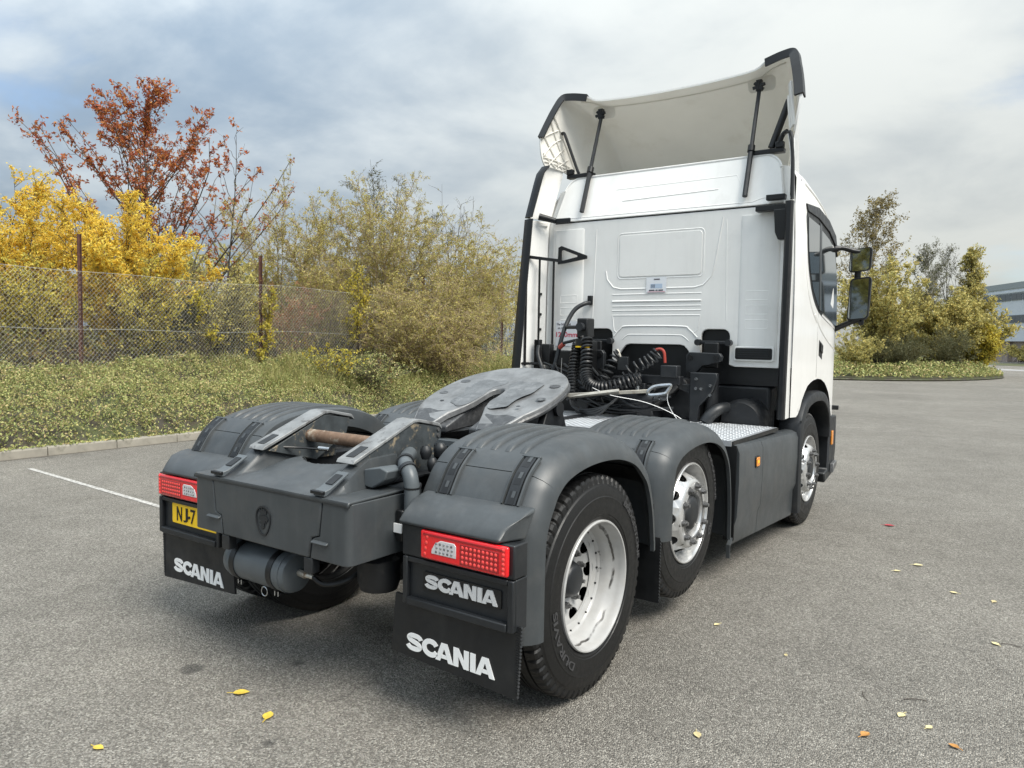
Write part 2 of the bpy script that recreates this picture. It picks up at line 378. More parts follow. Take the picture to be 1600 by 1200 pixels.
def make_wheel(kind, X0, yc, zc, s):
    rim = MB(s)
    if kind == 'rear':
        rim.lathe([(-.016, .304), (-.004, .305), (.001, .301), (0, .295), (-.010, .290), (-.03, .287), (-.055, .284), (-.075, .268), (-.10, .262), (-.125, .258), (-.130, .251), (-.138, .247), (-.15, .244), (-.15, .20)], (X0, yc, zc), n=96)
        f = lambda r: float(np.interp(r, [.10, .16, .20, .235, .25], [-.178, -.172, -.160, -.142, -.138]))
        disc_holes(rim, f, .150, .246, .198, .030, .036, 10, X0, yc, zc, depth=.008)
        rim.lathe([(-.172, .150), (-.178, .10)], (X0, yc, zc), n=60)
    else:
        rim.lathe([(-.016, .304), (-.004, .305), (.001, .301), (0, .295), (-.010, .290), (-.03, .286), (-.06, .280), (-.085, .268), (-.105, .264)], (X0, yc, zc), n=96)
        f = lambda r: float(np.interp(r, [.13, .19, .20, .212, .225, .245, .264], [.022, .022, .018, .006, -.018, -.058, -.100]))
        disc_holes(rim, f, .207, .263, .235, .021, .036, 10, X0, yc, zc, depth=.006)
        rim.lathe([(f(.207), .207), (.018, .20), (.022, .19), (.022, .143), (.012, .138), (-.03, .136), (-.06, .135)], (X0, yc, zc), n=60)
    wh = rim.build('wheel', WHEELW if kind == 'rear' else WHEELM, TRUCK, smooth=35)
    t = MB(s); tyre(t, X0, yc, zc); t.build('tyre', RUBBER, wh, smooth=22)
    if kind == 'rear':
        t = MB(s); tyre(t, X0-.345, yc, zc, notch=False); t.build('tyre', RUBBER, wh, smooth=28)
        m = MB(s); m.lathe([(-.11, .0), (-.11, .06), (-.118, .075), (-.135, .082), (-.178, .10)], (X0, yc, zc), n=32); m.build('hub_cap', GREYD, wh)
        m = MB(s); m.lathe([(-.215, .05), (-.215, .25), (-.5, .27)], (X0, yc, zc), n=40); m.build('brake_drum', CHASSIS, wh)
        for k in range(10):
            a = 2*PI*(k+.5)/10; cy, cz = yc+.130*math.cos(a), zc+.130*math.sin(a)
            m = MB(s); m.cyl((X0-.180, cy, cz), (X0-.150, cy, cz), .016, 6); m.cyl((X0-.155, cy, cz), (X0-.135, cy, cz), .010, 8); m.build('wheel_nut', BOLT, wh, smooth=30)
        m = MB(s)
        for k in range(20):     # rivet heads round the step of the disc
            a = 2*PI*k/20; cy, cz = yc+.247*math.cos(a), zc+.247*math.sin(a); m.cyl((X0-.148, cy, cz), (X0-.132, cy, cz), .005, 6)
        m.build('rivet_ring', CHASSIS, wh)
        for nm, b_, r0, r1, am, wd, fl in (('raised_lettering', 'BRIDGESTONE', .418, .446, .50, .86, False), ('raised_lettering', 'DURAVIS', .358, .394, PI+.52, .95, False)):
            arc_text(nm, b_, wh, X0, yc, zc, r0, r1, am, wd, s, fl)
    else:
        m = MB(s); m.lathe([(.028, 0), (.028, .05), (.022, .085), (.012, .10), (-.02, .112), (-.05, .135)], (X0, yc, zc), n=40); m.build('hub_cap', GREYD, wh)
        m = MB(s); m.lathe([(-.112, .10), (-.112, .255), (-.25, .25)], (X0, yc, zc), n=40); m.build('brake_drum', CHASSIS, wh)
        m = MB(s); m.lathe([(.0225, .142), (.026, .146), (.026, .154), (.0225, .158)], (X0, yc, zc), n=48); m.build('nut_ring', BOLT, wh)
        for k in range(10):
            a = 2*PI*(k+.25)/10; cy, cz = yc+.1675*math.cos(a), zc+.1675*math.sin(a)
            m = MB(s); m.cyl((X0+.02, cy, cz), (X0+.028, cy, cz), .023, 12); m.cyl((X0+.02, cy, cz), (X0+.046, cy, cz), .0175, 6); m.cyl((X0+.04, cy, cz), (X0+.056, cy, cz), .011, 10)
            m.build('wheel_nut', BOLT, wh, smooth=30)
        if kind == 'mid':
            arc_text('raised_lettering', 'BRIDGESTONE', wh, X0, yc, zc, .418, .446, .45, .86, s); arc_text('raised_lettering', 'RD', wh, X0, yc, zc, .36, .40, -.45, .2, s)
    return wh
for s in (1, -1):
    make_wheel('rear', 1.213, 0, .518, s); make_wheel('mid', 1.175, 1.24, .518+.109, s); make_wheel('front', 1.20, 4.10, .518, s)

# ------------------------------------------------------------------ mudguards
SECT = [(.62, -.11), (.62, -.03), (.626, -.008), (.645, 0), (.80, 0), (1.06, 0), (1.11, -.003), (1.155, -.013), (1.19, -.032), (1.215, -.058), (1.230, -.088), (1.236, -.118),
        (1.214, -.118), (1.209, -.093), (1.19, -.066), (1.165, -.044), (1.13, -.03), (1.06, -.022), (.645, -.022), (.64, -.11)]
def guard_sweep(path, s, dx=0, sect=SECT, widen=None):
    mb = MB(s); P = [Vector((0, a, b)) for a, b in path]; rings = []; n = len(P)
    for i in range(n):
        t = (P[min(i+1, n-1)]-P[max(i-1, 0)]).normalized(); nr = Vector((0, t.z, -t.y))
        rings.append([(x+dx, P[i].y+nr.y*o, P[i].z+nr.z*o) for x, o in sect])
    mb.loft(rings, closed=True, caps=True); return mb
def yz_smooth(pts, n=6): return [(p.y, p.z) for p in catmull([(0, a, b) for a, b in pts], n)]
def cut(path, i0, i1): return path[i0:i1+1]
REAR_P = [(.70, .56), (.692, .633), (.655, .82), (.585, .98), (.50, 1.07), (.38, 1.15), (.2, 1.205), (0, 1.222), (-.2, 1.21), (-.37, 1.168), (-.475, 1.10), (-.53, 1.03), (-.585, .93), (-.612, .80), (-.615, .42)]
MID_P = [(1.985, .34), (1.97, .60), (1.925, .83), (1.853, .965), (1.74, 1.065), (1.58, 1.132), (1.38, 1.163), (1.15, 1.155), (.95, 1.115), (.83, 1.045), (.775, .96), (.745, .82), (.735, .55)]
def along(path, t):          # point and normal at fraction of arc length
    P = [Vector((0, a, b)) for a, b in path]; d = [0]
    for a, b in zip(P, P[1:]): d.append(d[-1]+(b-a).length)
    x = t*d[-1]; i = max(0, min(len(P)-2, int(np.searchsorted(d, x))-1)); f = (x-d[i])/(d[i+1]-d[i])
    p = P[i].lerp(P[i+1], f); tg = (P[i+1]-P[i]).normalized(); return p, Vector((0, tg.z, -tg.y)), tg
def strap(parent, s, xc, path, ta, tb):
    """over-centre latch lying across the joint: raised grey surround, dark strap with three slots"""
    n = 9; pts = [along(path, ta+(tb-ta)*k/(n-1)) for k in range(n)]
    def strip(name, secs, mat, a=0, b=n):
        m = MB(s); m.loft([[(xc+dx, p.y+nr.y*o, p.z+nr.z*o) for dx, o in secs] for p, nr, tg in pts[a:b]]); return m.build(name, mat, parent, smooth=30)
    for sd in (-1, 1): strip('latch_rail', [(sd*.036, .0), (sd*.047, .0), (sd*.045, .012), (sd*.037, .014)], GREY)
    strip('latch_bed', [(-.035, .0005), (.035, .0005), (.035, .003), (-.035, .003)], BLACK)
    strip('latch_strap', [(-.028, .004), (.028, .004), (.026, .011), (-.026, .011)], GREYD)
    for a, b in ((0, 2), (3, 5), (6, 8)):
        strip('latch_slot', [(-.0165, .0095), (.0165, .0095), (.0165, .0118), (-.0165, .0118)], BLACK, a, b+1)
        strip('latch_tongue', [(-.004, .0112), (.012, .0112), (.012, .0128), (-.004, .0128)], GREY, a, b)
    p, nr, tg = pts[0]; m = MB(s); m.obox(Vector((xc, p.y, p.z))+nr*.008-tg*.006, (.094, .012, .014), Matrix((Vector((1, 0, 0)), tg, nr)).transposed()); m.build('latch_head', GREY, parent, bevel=.003)
    p, nr, tg = pts[-1]; m = MB(s); m.obox(Vector((xc, p.y, p.z))+nr*.006+tg*.012, (.040, .022, .010), Matrix((Vector((1, 0, 0)), tg, nr)).transposed()); m.build('latch_foot', GREYD, parent, bevel=.003)
def make_guard(s, pts, i_front, i_rear, x_ribs, latch, dx=0, mid=False):
    full = yz_smooth(pts); a, b = i_front*6, i_rear*6
    top = guard_sweep(full[a:b+1], s, dx).build('mudguard', GREY, TRUCK, smooth=50)
    gap = .004
    def shrink(p, head, tail):
        p = [Vector((0, *q)) for q in p]
        if head: p[0] = p[0]+(p[1]-p[0]).normalized()*gap
        if tail: p[-1] = p[-1]+(p[-2]-p[-1]).normalized()*gap
        return [(q.y, q.z) for q in p]
    guard_sweep(shrink(full[:a+1], 0, 1), s, dx).build('front_section', GREY, top, smooth=50)
    guard_sweep(shrink(full[b:], 1, 0), s, dx).build('rear_section', GREY, top, smooth=50)
    inner = [(x, o-.004) for x, o in SECT if True]
    seal = [(.65, -.006), (1.05, -.006), (1.15, -.020), (1.2, -.05), (1.222, -.09), (1.21, -.1), (1.15, -.045), (1.05, -.030), (.65, -.030)]
    for i in (a, b): guard_sweep(full[max(i-2, 0):i+3], s, dx, seal).build('joint_seal', BLACK, top)
    tp = full[a:b+1]
    for k, x in enumerate(x_ribs):
        rb = MB(s); rings = []
        for j in range(31):
            p, nr, tg = along(tp, .05+.85*j/30); hgt = .013*min(1, j/1.2, (30-j)/1.2)+.0008
            rings.append([(x+dx+d, p.y+nr.y*o, p.z+nr.z*o) for d, o in ((-.017, -.002), (-.0125, hgt*.8), (-.007, hgt), (.007, hgt), (.0125, hgt*.8), (.017, -.002))])
        rb.loft(rings); rb.build('rib', GREY, top, smooth=60)
    for xl, t0, t1 in latch: strap(top, s, xl+dx, full, t0, t1)
    return top
for s in (1, -1):
    make_guard(s, REAR_P, 3, 10, [.715, .795, .875, .955, 1.035], [(.755, .655, .755), (1.105, .655, .755)])
    make_guard(s, MID_P, 3, 9, [.70, .78, .86, .94, 1.02], [(1.06, .745, .835)], dx=-.015)
    # anti-spray brush hanging off the rear guard's front leg, serrated edge
    m = MB(s); pl = [(.70, .60), (1.225, .60)] + [(1.225+(.006 if k % 2 else 0), .59-.35*k/40) for k in range(41)] + [(.70, .24)]
    m.prism(pl, 'y', .684, .692); m.build('spray_flap', FLAP, TRUCK)

# ------------------------------------------------------------------ lamp modules, flaps, plate
def module(s):
    hs = MB(s)
    hs.prism([(-.545, .985), (-.60, .975), (-.655, .955), (-.705, .920), (-.738, .886), (-.741, .869), (-.62, .869)], 'x', .648, 1.224)
    hs.v = [(x-(.05 if (x > 1 and y < -.70) else 0), y, z) for x, y, z in hs.v]
    H = hs.build('lamp_housing', GREY, TRUCK, bevel=.014, seg=3, smooth=50)
    m = MB(s); m.box(.652, 1.234, -.716, -.623, .731, .8665); m.build('lamp_bezel', GREYD, H, bevel=.006)
    fr = MB(s); fr.box(.66, 1.234, -.700, -.623, .523, .7285); fr.build('back_panel', GREYD, H, bevel=.004)
    for x0, x1, z0, z1, d in ((.66, .686, .523, .7285, -.722), (1.206, 1.234, .523, .7285, -.722), (.687, 1.205, .523, .556, -.728), (.687, 1.205, .706, .7285, -.720)):
        m = MB(s); m.box(x0, x1, d, -.7005, z0, z1); m.build('panel_rim', GREYD, H, bevel=.005)
    ln = MB(s); ln.box(.772, 1.216, -.738, -.7165, .742, .862); lamp = ln.build('tail_lamp', REDL, TRUCK, bevel=.010, seg=3)
    m = MB(s); m.prism(rrect(.0, .0, 0, 1) and [(.835, .772), (.965, .772), (.965, .822), (.955, .832), (.885, .832), (.853, .815), (.838, .79)], 'y', -.7405, -.733); rl_ = m.build('reversing_lens', CLEARL, lamp, bevel=.002)
    for k in range(5):
        for j in range(3): m = MB(s); m.lathe([(-.002, 0), (-.0015, .004), (0, .006)], (.862+k*.020+.003*(j % 2), -.7408, .783+j*.017), 'y', 6); m.build('bulb_cell', BOLT if (k+j) % 3 == 0 else CHROME, lamp)
    for k in range(4): m = MB(s); m.lathe([(-.002, 0), (-.0015, .005), (0, .008)], (.80+.004*k, -.7388, .765+k*.024), 'y', 8); m.build('lens_cell', REDB, lamp)
    m = MB(s); m.box(.984, 1.178, -.7392, -.735, .752, .836); m.build('lens_field', REDD, lamp, bevel=.002)
    for k in range(9):
        for j in range(4):
            x0 = .990+k*.0205; z0 = .757+j*.0195
            m = MB(s); m.lathe([(-.0030, 0), (-.002, .0045), (.0, .0075)], (x0+.008, -.7394, z0+.008), 'y', 8); m.build('lens_cell', REDB, lamp)
    for j in range(6): m = MB(s); m.lathe([(-.003, 0), (-.002, .005), (.0, .008)], (1.197, -.7384, .756+j*.0185), 'y', 8); m.build('lens_cell', REDB, lamp)
    m = MB(s); m.box(.79, 1.20, -.7402, -.735, .842, .852); m.build('lens_strip', REDD, lamp, bevel=.002)
    # flap
    edge = [(1.236, .252), (.568, .285), (.592, .545), (1.252, .545)]
    side = [(1.252-.016*k/40+(.006 if k % 2 else 0), .545-.293*k/40) for k in range(41)]
    m = MB(s); m.prism(edge[1:3] + side, 'y', -.690, -.678); fl = m.build('mudflap', FLAP, TRUCK)
    for k in range(26):
        m = MB(s); z = .275+k*.010; m.box(1.230, 1.243, -.693, -.6905, z, z+.005); m.build('flap_bead', FLAP, fl)
    x0 = .660 if s > 0 else -1.135; 
    wv = (.474, 0, -.008); logo_on('flap_lettering', LETW, fl, (x0, -.6905, .312 if s > 0 else .306), wv, (0, 0, .078), (0, -1, 0))
    return H
HR = module(1); HL = module(-1)
m = MB(); m.prism(rrect(.404, .076, .006, 2), 'y', -.706, -.7008)
m.v = [(a+.966, b, c+.638) for a, b, c in m.v]; P_ = m.build('name_plate', BLACK, TRUCK)
logo_on('plate_lettering', LETS, P_, (.778, -.706, .610), (.376, 0, 0), (0, 0, .058), (0, -1, 0), depth=.006)
m = MB(); m.prism(rrect(.44, .111, .008, 2), 'y', -.708, -.7008)
m.v = [(a-.90, b, c+.648) for a, b, c in m.v]; P_ = m.build('number_plate', YELLOW, TRUCK)
for ch_, cx_ in (('N', -1.073), ('J', -1.008)): text_on('plate_letter', ch_, PLATEB, P_, (cx_, -.709, .608), (.050 if ch_ == 'N' else .042, 0, 0), (0, 0, .08), (0, -1, 0), offset=.012, depth=.002)
text_on('plate_letter', '7', PLATEB, P_, (-.940, -.709, .608), (.046, 0, 0), (0, 0, .08), (0, -1, 0), offset=.006, depth=.002)
m = MB(); m.cyl((-.951, -.708, .640), (-.951, -.714, .640), .008, 10); m.build('plate_screw', PLATEB, P_)

# ------------------------------------------------------------------ centre rear cover
def cover_z(x, y):
    t = (y+.94)/.44; ax = abs(x)
    sm = lambda a, b, v: (lambda q: q*q*(3-2*q))(max(0, min(1, (v-a)/(b-a))))
    z = .966 + .012*t
    ridge = sm(.405, .392, ax)*sm(.285, .310, ax)*sm(.05, .66, t)
    mound = sm(.30, .18, ax)*sm(.0, .75, t)*.055 + sm(.30, .26, ax)*sm(.0, .2, t)*.012
    return z + ridge*.125 + mound*(1-ridge)
cv = MB(); nx, ny = 132, 66; rows = []
for j in range(ny+1):
    y = -.94+.44*j/ny
    rows.append([(x, y, cover_z(x, y)) for x in [-.548+1.096*i/nx for i in range(nx+1)]])
rows = [[(x*1.0, y-.004, .95) for x, y, z in rows[0]]] + rows
cv.loft(rows, closed=False, caps=False)
keep_ = []
for f_ in cv.f:          # U-shaped opening in front of the bowl
    cx_ = sum(cv.v[i][0] for i in f_)/4; cy_ = sum(cv.v[i][1] for i in f_)/4
    if not (abs(cx_) < .27 and (cx_/.235)**2 < (cy_+.665)/.14): keep_.append(f_)
cv.f = keep_
CV = cv.build('rear_cover', GREY, TRUCK, smooth=60, solid=.012); CV.location = (0, .018, 0)
for s in (1, -1):
    def plan(xl, yb, k):
        out = [(xl, -.946)] + [(.551-k+k*math.sin(a), -.946+k-k*math.cos(a)) for a in np.linspace(0, PI/2, 6)] + [(.551, yb)]
        return out + [(.518, yb)] + [(.518, -.905), (xl, -.905)]
    m = MB(s); m.loft([[(x, y, z) for x, y in plan(xl, yb, .035)] for z, xl, yb in ((.962, .395, -.50), (.803, .374, -.515), (.79, .331, -.516), (.70, .314, -.53))]); m.build('corner_panel', GREY, CV, bevel=.004)
    m = MB(s); m.prism([(-.944, .786), (-.944, .772), (-.962, .774), (-.958, .780)], 'x', .33, .43); m.build('step_lip', GREY, CV, bevel=.003)
    # hook clip at the foot of the ramp support
    m = MB(s); m.prism([(-.925, .975), (-.80, 1.052), (-.80, 1.062), (-.905, 1.005), (-.935, .998), (-.94, .975)], 'x', .325, .395); H_ = m.build('hook_clip', STEELG, CV, bevel=.003)
    m = MB(s); m.prism([(-.885, 1.0185), (-.825, 1.0505), (-.825, 1.0525), (-.885, 1.0205)], 'x', .338, .382); m.build('hook_slot', BLACK, H_)
    m = MB(s); m.box(.322, .398, -.955, -.936, .985, 1.0); m.build('hook_lip', BLACK, H_, bevel=.003)
m = MB(); m.prism([(-.388, .962), (.388, .962), (.366, .803), (.323, .792), (.305, .70), (-.305, .70), (-.323, .792), (-.366, .803)], 'y', -.948, -.905); CP = m.build('centre_panel', GREY, CV, bevel=.006)
m = MB(); m.box(-.50, .50, -.904, -.87, .71, .955); m.build('cover_backing', BLACK, CV)
m = MB(); m.box(.27, .325, -.945, -.90, .63, .699); m.build('bracket_tab', GREYD, CV, bevel=.004)
m = MB(-1); m.box(.27, .325, -.945, -.90, .63, .699); m.build('bracket_tab', GREYD, CV, bevel=.004)
# griffin emblem: saddle shaped rim, crowned head in relief
def ringpoly(mb, outer, inner, y0, y1):
    n = len(outer); A = [(a, y1, b) for a, b in outer]; B = [(a, y1, b) for a, b in inner]; A0 = [(a, y0, b) for a, b in outer]; B0 = [(a, y0, b) for a, b in inner]
    mb.loft([A0, A, B, B0], closed=True, caps=False)
def trefoil(r, n=48): return [(math.sin(a)*r*(1+.06*math.cos(3*a+PI)), .818+math.cos(a)*r*1.32*(1+.05*math.cos(3*a+PI))) for a in [2*PI*k/n for k in range(n)]]
m = MB(); ringpoly(m, trefoil(.052), trefoil(.046), -.948, -.954); EM = m.build('emblem', GREYD, CP)
m = MB(); m.prism([(-.022, .845), (-.028, .872), (-.014, .858), (-.007, .876), (0, .860), (.007, .876), (.014, .858), (.028, .872), (.022, .845)], 'y', -.953, -.948); m.build('emblem_crown', GREYD, EM)
m = MB(); m.prism([(-.026, .838), (.020, .840), (.034, .826), (.030, .812), (.016, .816), (.020, .803), (.006, .806), (.010, .786), (-.004, .775), (-.020, .784), (-.010, .797), (-.028, .803), (-.014, .814), (-.030, .822)], 'y', -.953, -.948); m.build('emblem_head', GREYD, EM)
# ------------------------------------------------------------------ coupling ramps
for s in (1, -1):
    m = MB(s); m.prism([(-.735, 1.088), (-.72, 1.098), (-.345, 1.240), (-.165, 1.210), (-.135, 1.19), (-.142, 1.15), (-.19, 1.12), (-.19, .99), (-.40, .99), (-.70, 1.07)], 'x', .352, .372); RP = m.build('ramp', WORN, TRUCK, bevel=.003)
    m = MB(s); m.prism([(-.70, 1.08), (-.345, 1.235), (-.165, 1.206), (-.19, 1.12), (-.40, 1.0)], 'x', .268, .285); m.build('ramp_web', WORN, RP, bevel=.003)
    pr_ = [(-.742, 1.087), (-.73, 1.104), (-.35, 1.256), (-.31, 1.258), (-.155, 1.226), (-.135, 1.20), (-.138, 1.192), (-.16, 1.209), (-.31, 1.241), (-.345, 1.2405), (-.725, 1.088)]
    m = MB(s); m.prism(pr_, 'x', .262, .378); m.build('ramp_plate', RAMPW, RP, bevel=.004)
    m = MB(s); m.prism([(-.71, 1.113), (-.62, 1.149), (-.62, 1.151), (-.71, 1.115)], 'x', .295, .345); m.build('ramp_slot', BLACK, RP)
    for y, z in ((-.165, 1.195), (-.165, 1.165)):
        m = MB(s); m.cyl((.371, y, z), (.379, y, z), .010, 8); m.build('bolt', BOLT, RP)
m = MB(); m.tube([(-.27, -.44, 1.135), (.27, -.44, 1.135)], .033, 12); m.build('ramp_crossbar', RUST, TRUCK)
m = MB(); m.tube(catmull([(-.34, -.70, 1.085), (-.28, -.62, 1.09), (-.22, -.55, 1.085), (-.14, -.5, 1.08)], 6), .006, 6); m.build('cable', BLACK, TRUCK)
m = MB(); m.cyl((-.13, -.50, 1.085), (-.06, -.49, 1.085), .012, 10); m.build('cable_end', CHROME, TRUCK)
# grey air pipe elbow beside the cover and its bracket
m = MB(); pth = catmull([(.40, -.40, 1.10), (.47, -.50, 1.095), (.545, -.585, 1.085), (.60, -.615, 1.05), (.617, -.62, .98), (.617, -.62, .88), (.617, -.61, .70)], 8); m.tube(pth, .034, 16); PE = m.build('air_pipe', STEELG, TRUCK)
for a in (.25, .40):
    i = int(a*len(pth)); m = MB(); m.tube([pth[i], pth[i+2]], .041, 16); m.build('hose_clip', GREYD, PE)
i = int(.62*len(pth)); m = MB(); m.tube([pth[i], pth[i]+Vector((0, 0, -.008))], .0365, 16); m.build('pipe_clip', BLACK, PE)
m = MB(); m.prism([(.40, .99), (.40, 1.065), (.50, 1.085), (.545, 1.07), (.53, 1.03), (.45, .985)], 'y', -.70, -.60); m.build('pipe_bracket', STEELG, TRUCK, bevel=.006)
for k, (x, y, z, r) in enumerate([(.44, -.33, 1.10, .03), (.48, -.27, 1.11, .034), (.53, -.22, 1.10, .03), (.50, -.35, 1.05, .028), (.56, -.30, 1.05, .03)]):
    m = MB(); m.lathe([(-.03, 0), (-.03, r*.7), (0, r), (.02, r*.9), (.035, r*.5), (.035, 0)], (x, y, z), 'z', 14); m.build('valve_cap', GREYD, TRUCK)
m = MB(); m.box(.555, .60, -.66, -.62, .76, .90); m.build('connector', BLACK, TRUCK, bevel=.008)
m = MB(); m.box(.553, .60, -.667, -.6605, .80, .84); m.build('connector_label', LETW, TRUCK)
m = MB(); m.tube(catmull([(.60, -.64, .88), (.63, -.64, .92), (.63, -.6, .97), (.60, -.55, 1.0)], 6), .010, 8); m.build('cable', BLACK, TRUCK)

# ------------------------------------------------------------------ air tank and under-run clutter
m = MB(); m.lathe([(-.395, 0), (-.39, .05), (-.378, .085), (-.355, .091), (-.34, .094), (.035, .094), (.05, .091), (.07, .085), (.082, .05), (.087, 0)], (-.0, -.80, .552), 'x', 40); TK = m.build('air_tank', STEELG, TRUCK, smooth=50)
for x in (-.338, .028):
    m = MB(); m.lathe([(-.004, .09), (-.004, .0955), (.006, .0965), (.016, .0955), (.016, .09)], (x, -.80, .552), 'x', 40); m.build('weld_seam', STEELG, TK)
for x in (-.30, -.02):
    m = MB(); m.lathe([(-.018, .095), (-.018, .0975), (.018, .0975), (.018, .095)], (x, -.80, .552), 'x', 40); m.build('tank_strap', BLACK, TK)
    m = MB(); m.box(x-.02, x+.02, -.84, -.80, .444, .455); m.build('strap_buckle', BLACK, TK, bevel=.003)
    for d in (-.012, .012): 
        m = MB(); m.cyl((x+d, -.845, .44), (x+d, -.845, .462), .004, 6); m.build('strap_stud', CHROME, TK)
m = MB(); m.tube([(-.13+.022*math.cos(a), -.83, .434+.022*math.sin(a)) for a in [2*PI*k/16 for k in range(16)]], .003, 6, closed=True); m.build('drain_ring', CHROME, TK)
m = MB(); m.cyl((.085, -.80, .56), (.13, -.80, .555), .016, 8); m.cyl((.12, -.80, .557), (.17, -.79, .552), .011, 8); m.build('tank_fitting', GALV, TK)
m = MB(); m.tube(catmull([(.17, -.79, .552), (.22, -.76, .52), (.29, -.68, .54), (.33, -.55, .62)], 6), .012, 8); m.build('air_hose', BLACK, TK)
m = MB(); m.lathe([(-.09, 0), (-.09, .085), (-.05, .098), (.05, .098), (.08, .07), (.08, 0)], (.42, -.62, .60), 'z', 24); m.build('brake_chamber', CHASSIS, TRUCK)
m = MB(); m.box(-.5, .5, -.60, -.50, .62, .94); m.build('rear_crossmember', CHASSIS, TRUCK, bevel=.01)
for s in (1, -1):
    m = MB(s); m.box(.375, .385, -.60, 5.0, .72, 1.0); m.box(.386, .455, -.60, 5.0, .72, .728); m.box(.386, .455, -.60, 5.0, .992, 1.0); m.build('chassis_rail', CHASSIS, TRUCK)
    m = MB(s); m.lathe([(-.15, 0), (-.15, .10), (-.12, .125), (-.04, .13), (0, .115), (.05, .13), (.12, .12), (.14, .09), (.14, 0)], (.58, -.40, .58), 'z', 24); m.build('air_spring', RUBBER, TRUCK)
    m = MB(s); m.box(.50, .66, -.52, -.05, .36, .42); m.build('spring_beam', CHASSIS, TRUCK, bevel=.01)
for y, z, r in ((0, .518, .075), (1.24, .62, .055), (4.1, .50, .055)):
    m = MB(); m.cyl((-1.0, y, z), (1.0, y, z), r, 20); m.build('axle_beam', CHASSIS, TRUCK)
m = MB(); m.lathe([(-.24, .0), (-.22, .10), (-.12, .20), (0, .235), (.12, .20), (.22, .10), (.24, 0)], (0, 0, .54), 'x', 28); m.build('differential', CHASSIS, TRUCK)
for y in (.9, 1.55, 2.2): 
    m = MB(); m.box(-.374, .374, y-.05, y+.05, .76, .96); m.build('crossmember', CHASSIS, TRUCK, bevel=.01)
m = MB(); m.cyl((0, .2, .58), (0, 2.8, .78), .055, 14); m.build('prop_shaft', CHASSIS, TRUCK)
for s, yy in ((1, 2.62), (-1, 2.62)):
    m = MB(s); m.box(.48, 1.10, 2.05, 3.2, .32, .93); m.build('fuel_tank', CHASSIS, TRUCK, bevel=.06, seg=3)

# ------------------------------------------------------------------ fifth wheel
SL = .345
def fz(y): return 1.166+SL*(y-.41)
outl = [(.075, .40), (.165, .40), (.30, .40), (.345, .44), (.425, .60), (.458, .72), (.462, .86), (.44, .99), (.40, 1.08), (.33, 1.16), (.22, 1.235), (.10, 1.265), (0, 1.272)]
slot = [(.175, .40), (.13, .52), (.075, .62), (.055, .70), (.053, .84), (.045, .875), (.025, .90), (0, .908)]
rightside = [Vector((*p, 0)) for p in outl[2:]]
RS = [(v.x, v.y) for v in catmull(rightside, 4)]
poly = [(.185, .40)] + RS + [(-x, y) for x, y in reversed(RS[:-1])] + [(-.185, .40)]
inner = [(-x, y) for x, y in slot] + [(x, y) for x, y in reversed(slot[:-1])]
poly = poly[:-1] + inner[0:1] + inner[1:-1] + inner[-1:] 
poly = poly[1:]
def ramp_down(y): return -.0 if y > .56 else -.20*(.56-y)
m = MB(); n = len(poly)
top = [(x, y, fz(y)+ramp_down(y)) for x, y in poly]
mid_ = [(x*1.0, y, fz(y)+ramp_down(y)-.045) for x, y in poly]
m.add(top+mid_, [tuple(range(n)), tuple(range(2*n-1, n-1, -1))] + [((i+1) % n, i, n+i, n+(i+1) % n) for i in range(n)])
FW = m.build('fifth_wheel', GREASE, TRUCK, bevel=.008)
# dark patches where the trailer plate has scraped the grease off: thin worn pads let into the plate
for s in (1, -1):
    m = MB(s); pp = [(.066, .66), (.13, .60), (.19, .63), (.225, .67), (.23, .80), (.27, .88), (.265, 1.0), (.20, 1.03), (.14, 1.01), (.08, 1.03), (.02, 1.0), (.03, .94), (.066, .90), (.066, .78)]; pp = [(v.x+.006*math.sin(31*v.y+s), v.y+.006*math.sin(47*v.x)) for v in catmull([(*p, 0) for p in pp], 3, closed=True)]
    m.add([(x, y, fz(y)+.0012) for x, y in pp], [tuple(range(len(pp)))]); m.build('worn_patch', WORNP, FW)
    m = MB(s); pp = [(.19, .395), (.31, .40), (.38, .53), (.30, .545), (.22, .53), (.15, .54), (.14, .50)]
    m.add([(x, y, fz(y)+ramp_down(y)+.0015) for x, y in pp], [tuple(range(len(pp)))]); m.build('worn_ramp_end', GREASED, FW)
    m = MB(s); m.tube([(x*.99, y, fz(y)+ramp_down(y)-.040) for x, y in RS], .017, 8); m.build('rim_roll', GREASED, FW)
    for x, y, r in ((.385, .78, .022), (.36, .98, .026), (.30, .66, .010)):
        m = MB(s); m.add([(x+r*1.5*math.cos(2*PI*k/14), y+r*math.sin(2*PI*k/14), fz(y+r*math.sin(2*PI*k/14))+.0018) for k in range(14)], [tuple(range(14))]); m.build('grease_spot', BLACK if r < .015 else GREASED, FW)
    m = MB(s); m.prism([(.80, 1.045), (.62, 1.045), (.70, 1.12), (.76, 1.24), (.88, 1.27), (.94, 1.20), (.98, 1.12), (1.06, 1.045)], 'x', .40, .45); m.build('pedestal', CHASSIS, FW, bevel=.006)
    m = MB(s); m.cyl((.455, .86, 1.235), (.475, .86, 1.235), .045, 18); m.build('pivot_boss', CHASSIS, FW)
    m = MB(s); m.box(.26, .46, .35, 1.35, 1.005, 1.044); m.build('mounting_plate', CHASSIS, FW, bevel=.005)
    for y in (.55, .68, 1.02, 1.16, 1.28):
        m = MB(s); m.cyl((.43, y, 1.044), (.43, y, 1.07), .016, 6); m.build('bolt', BOLT, FW)
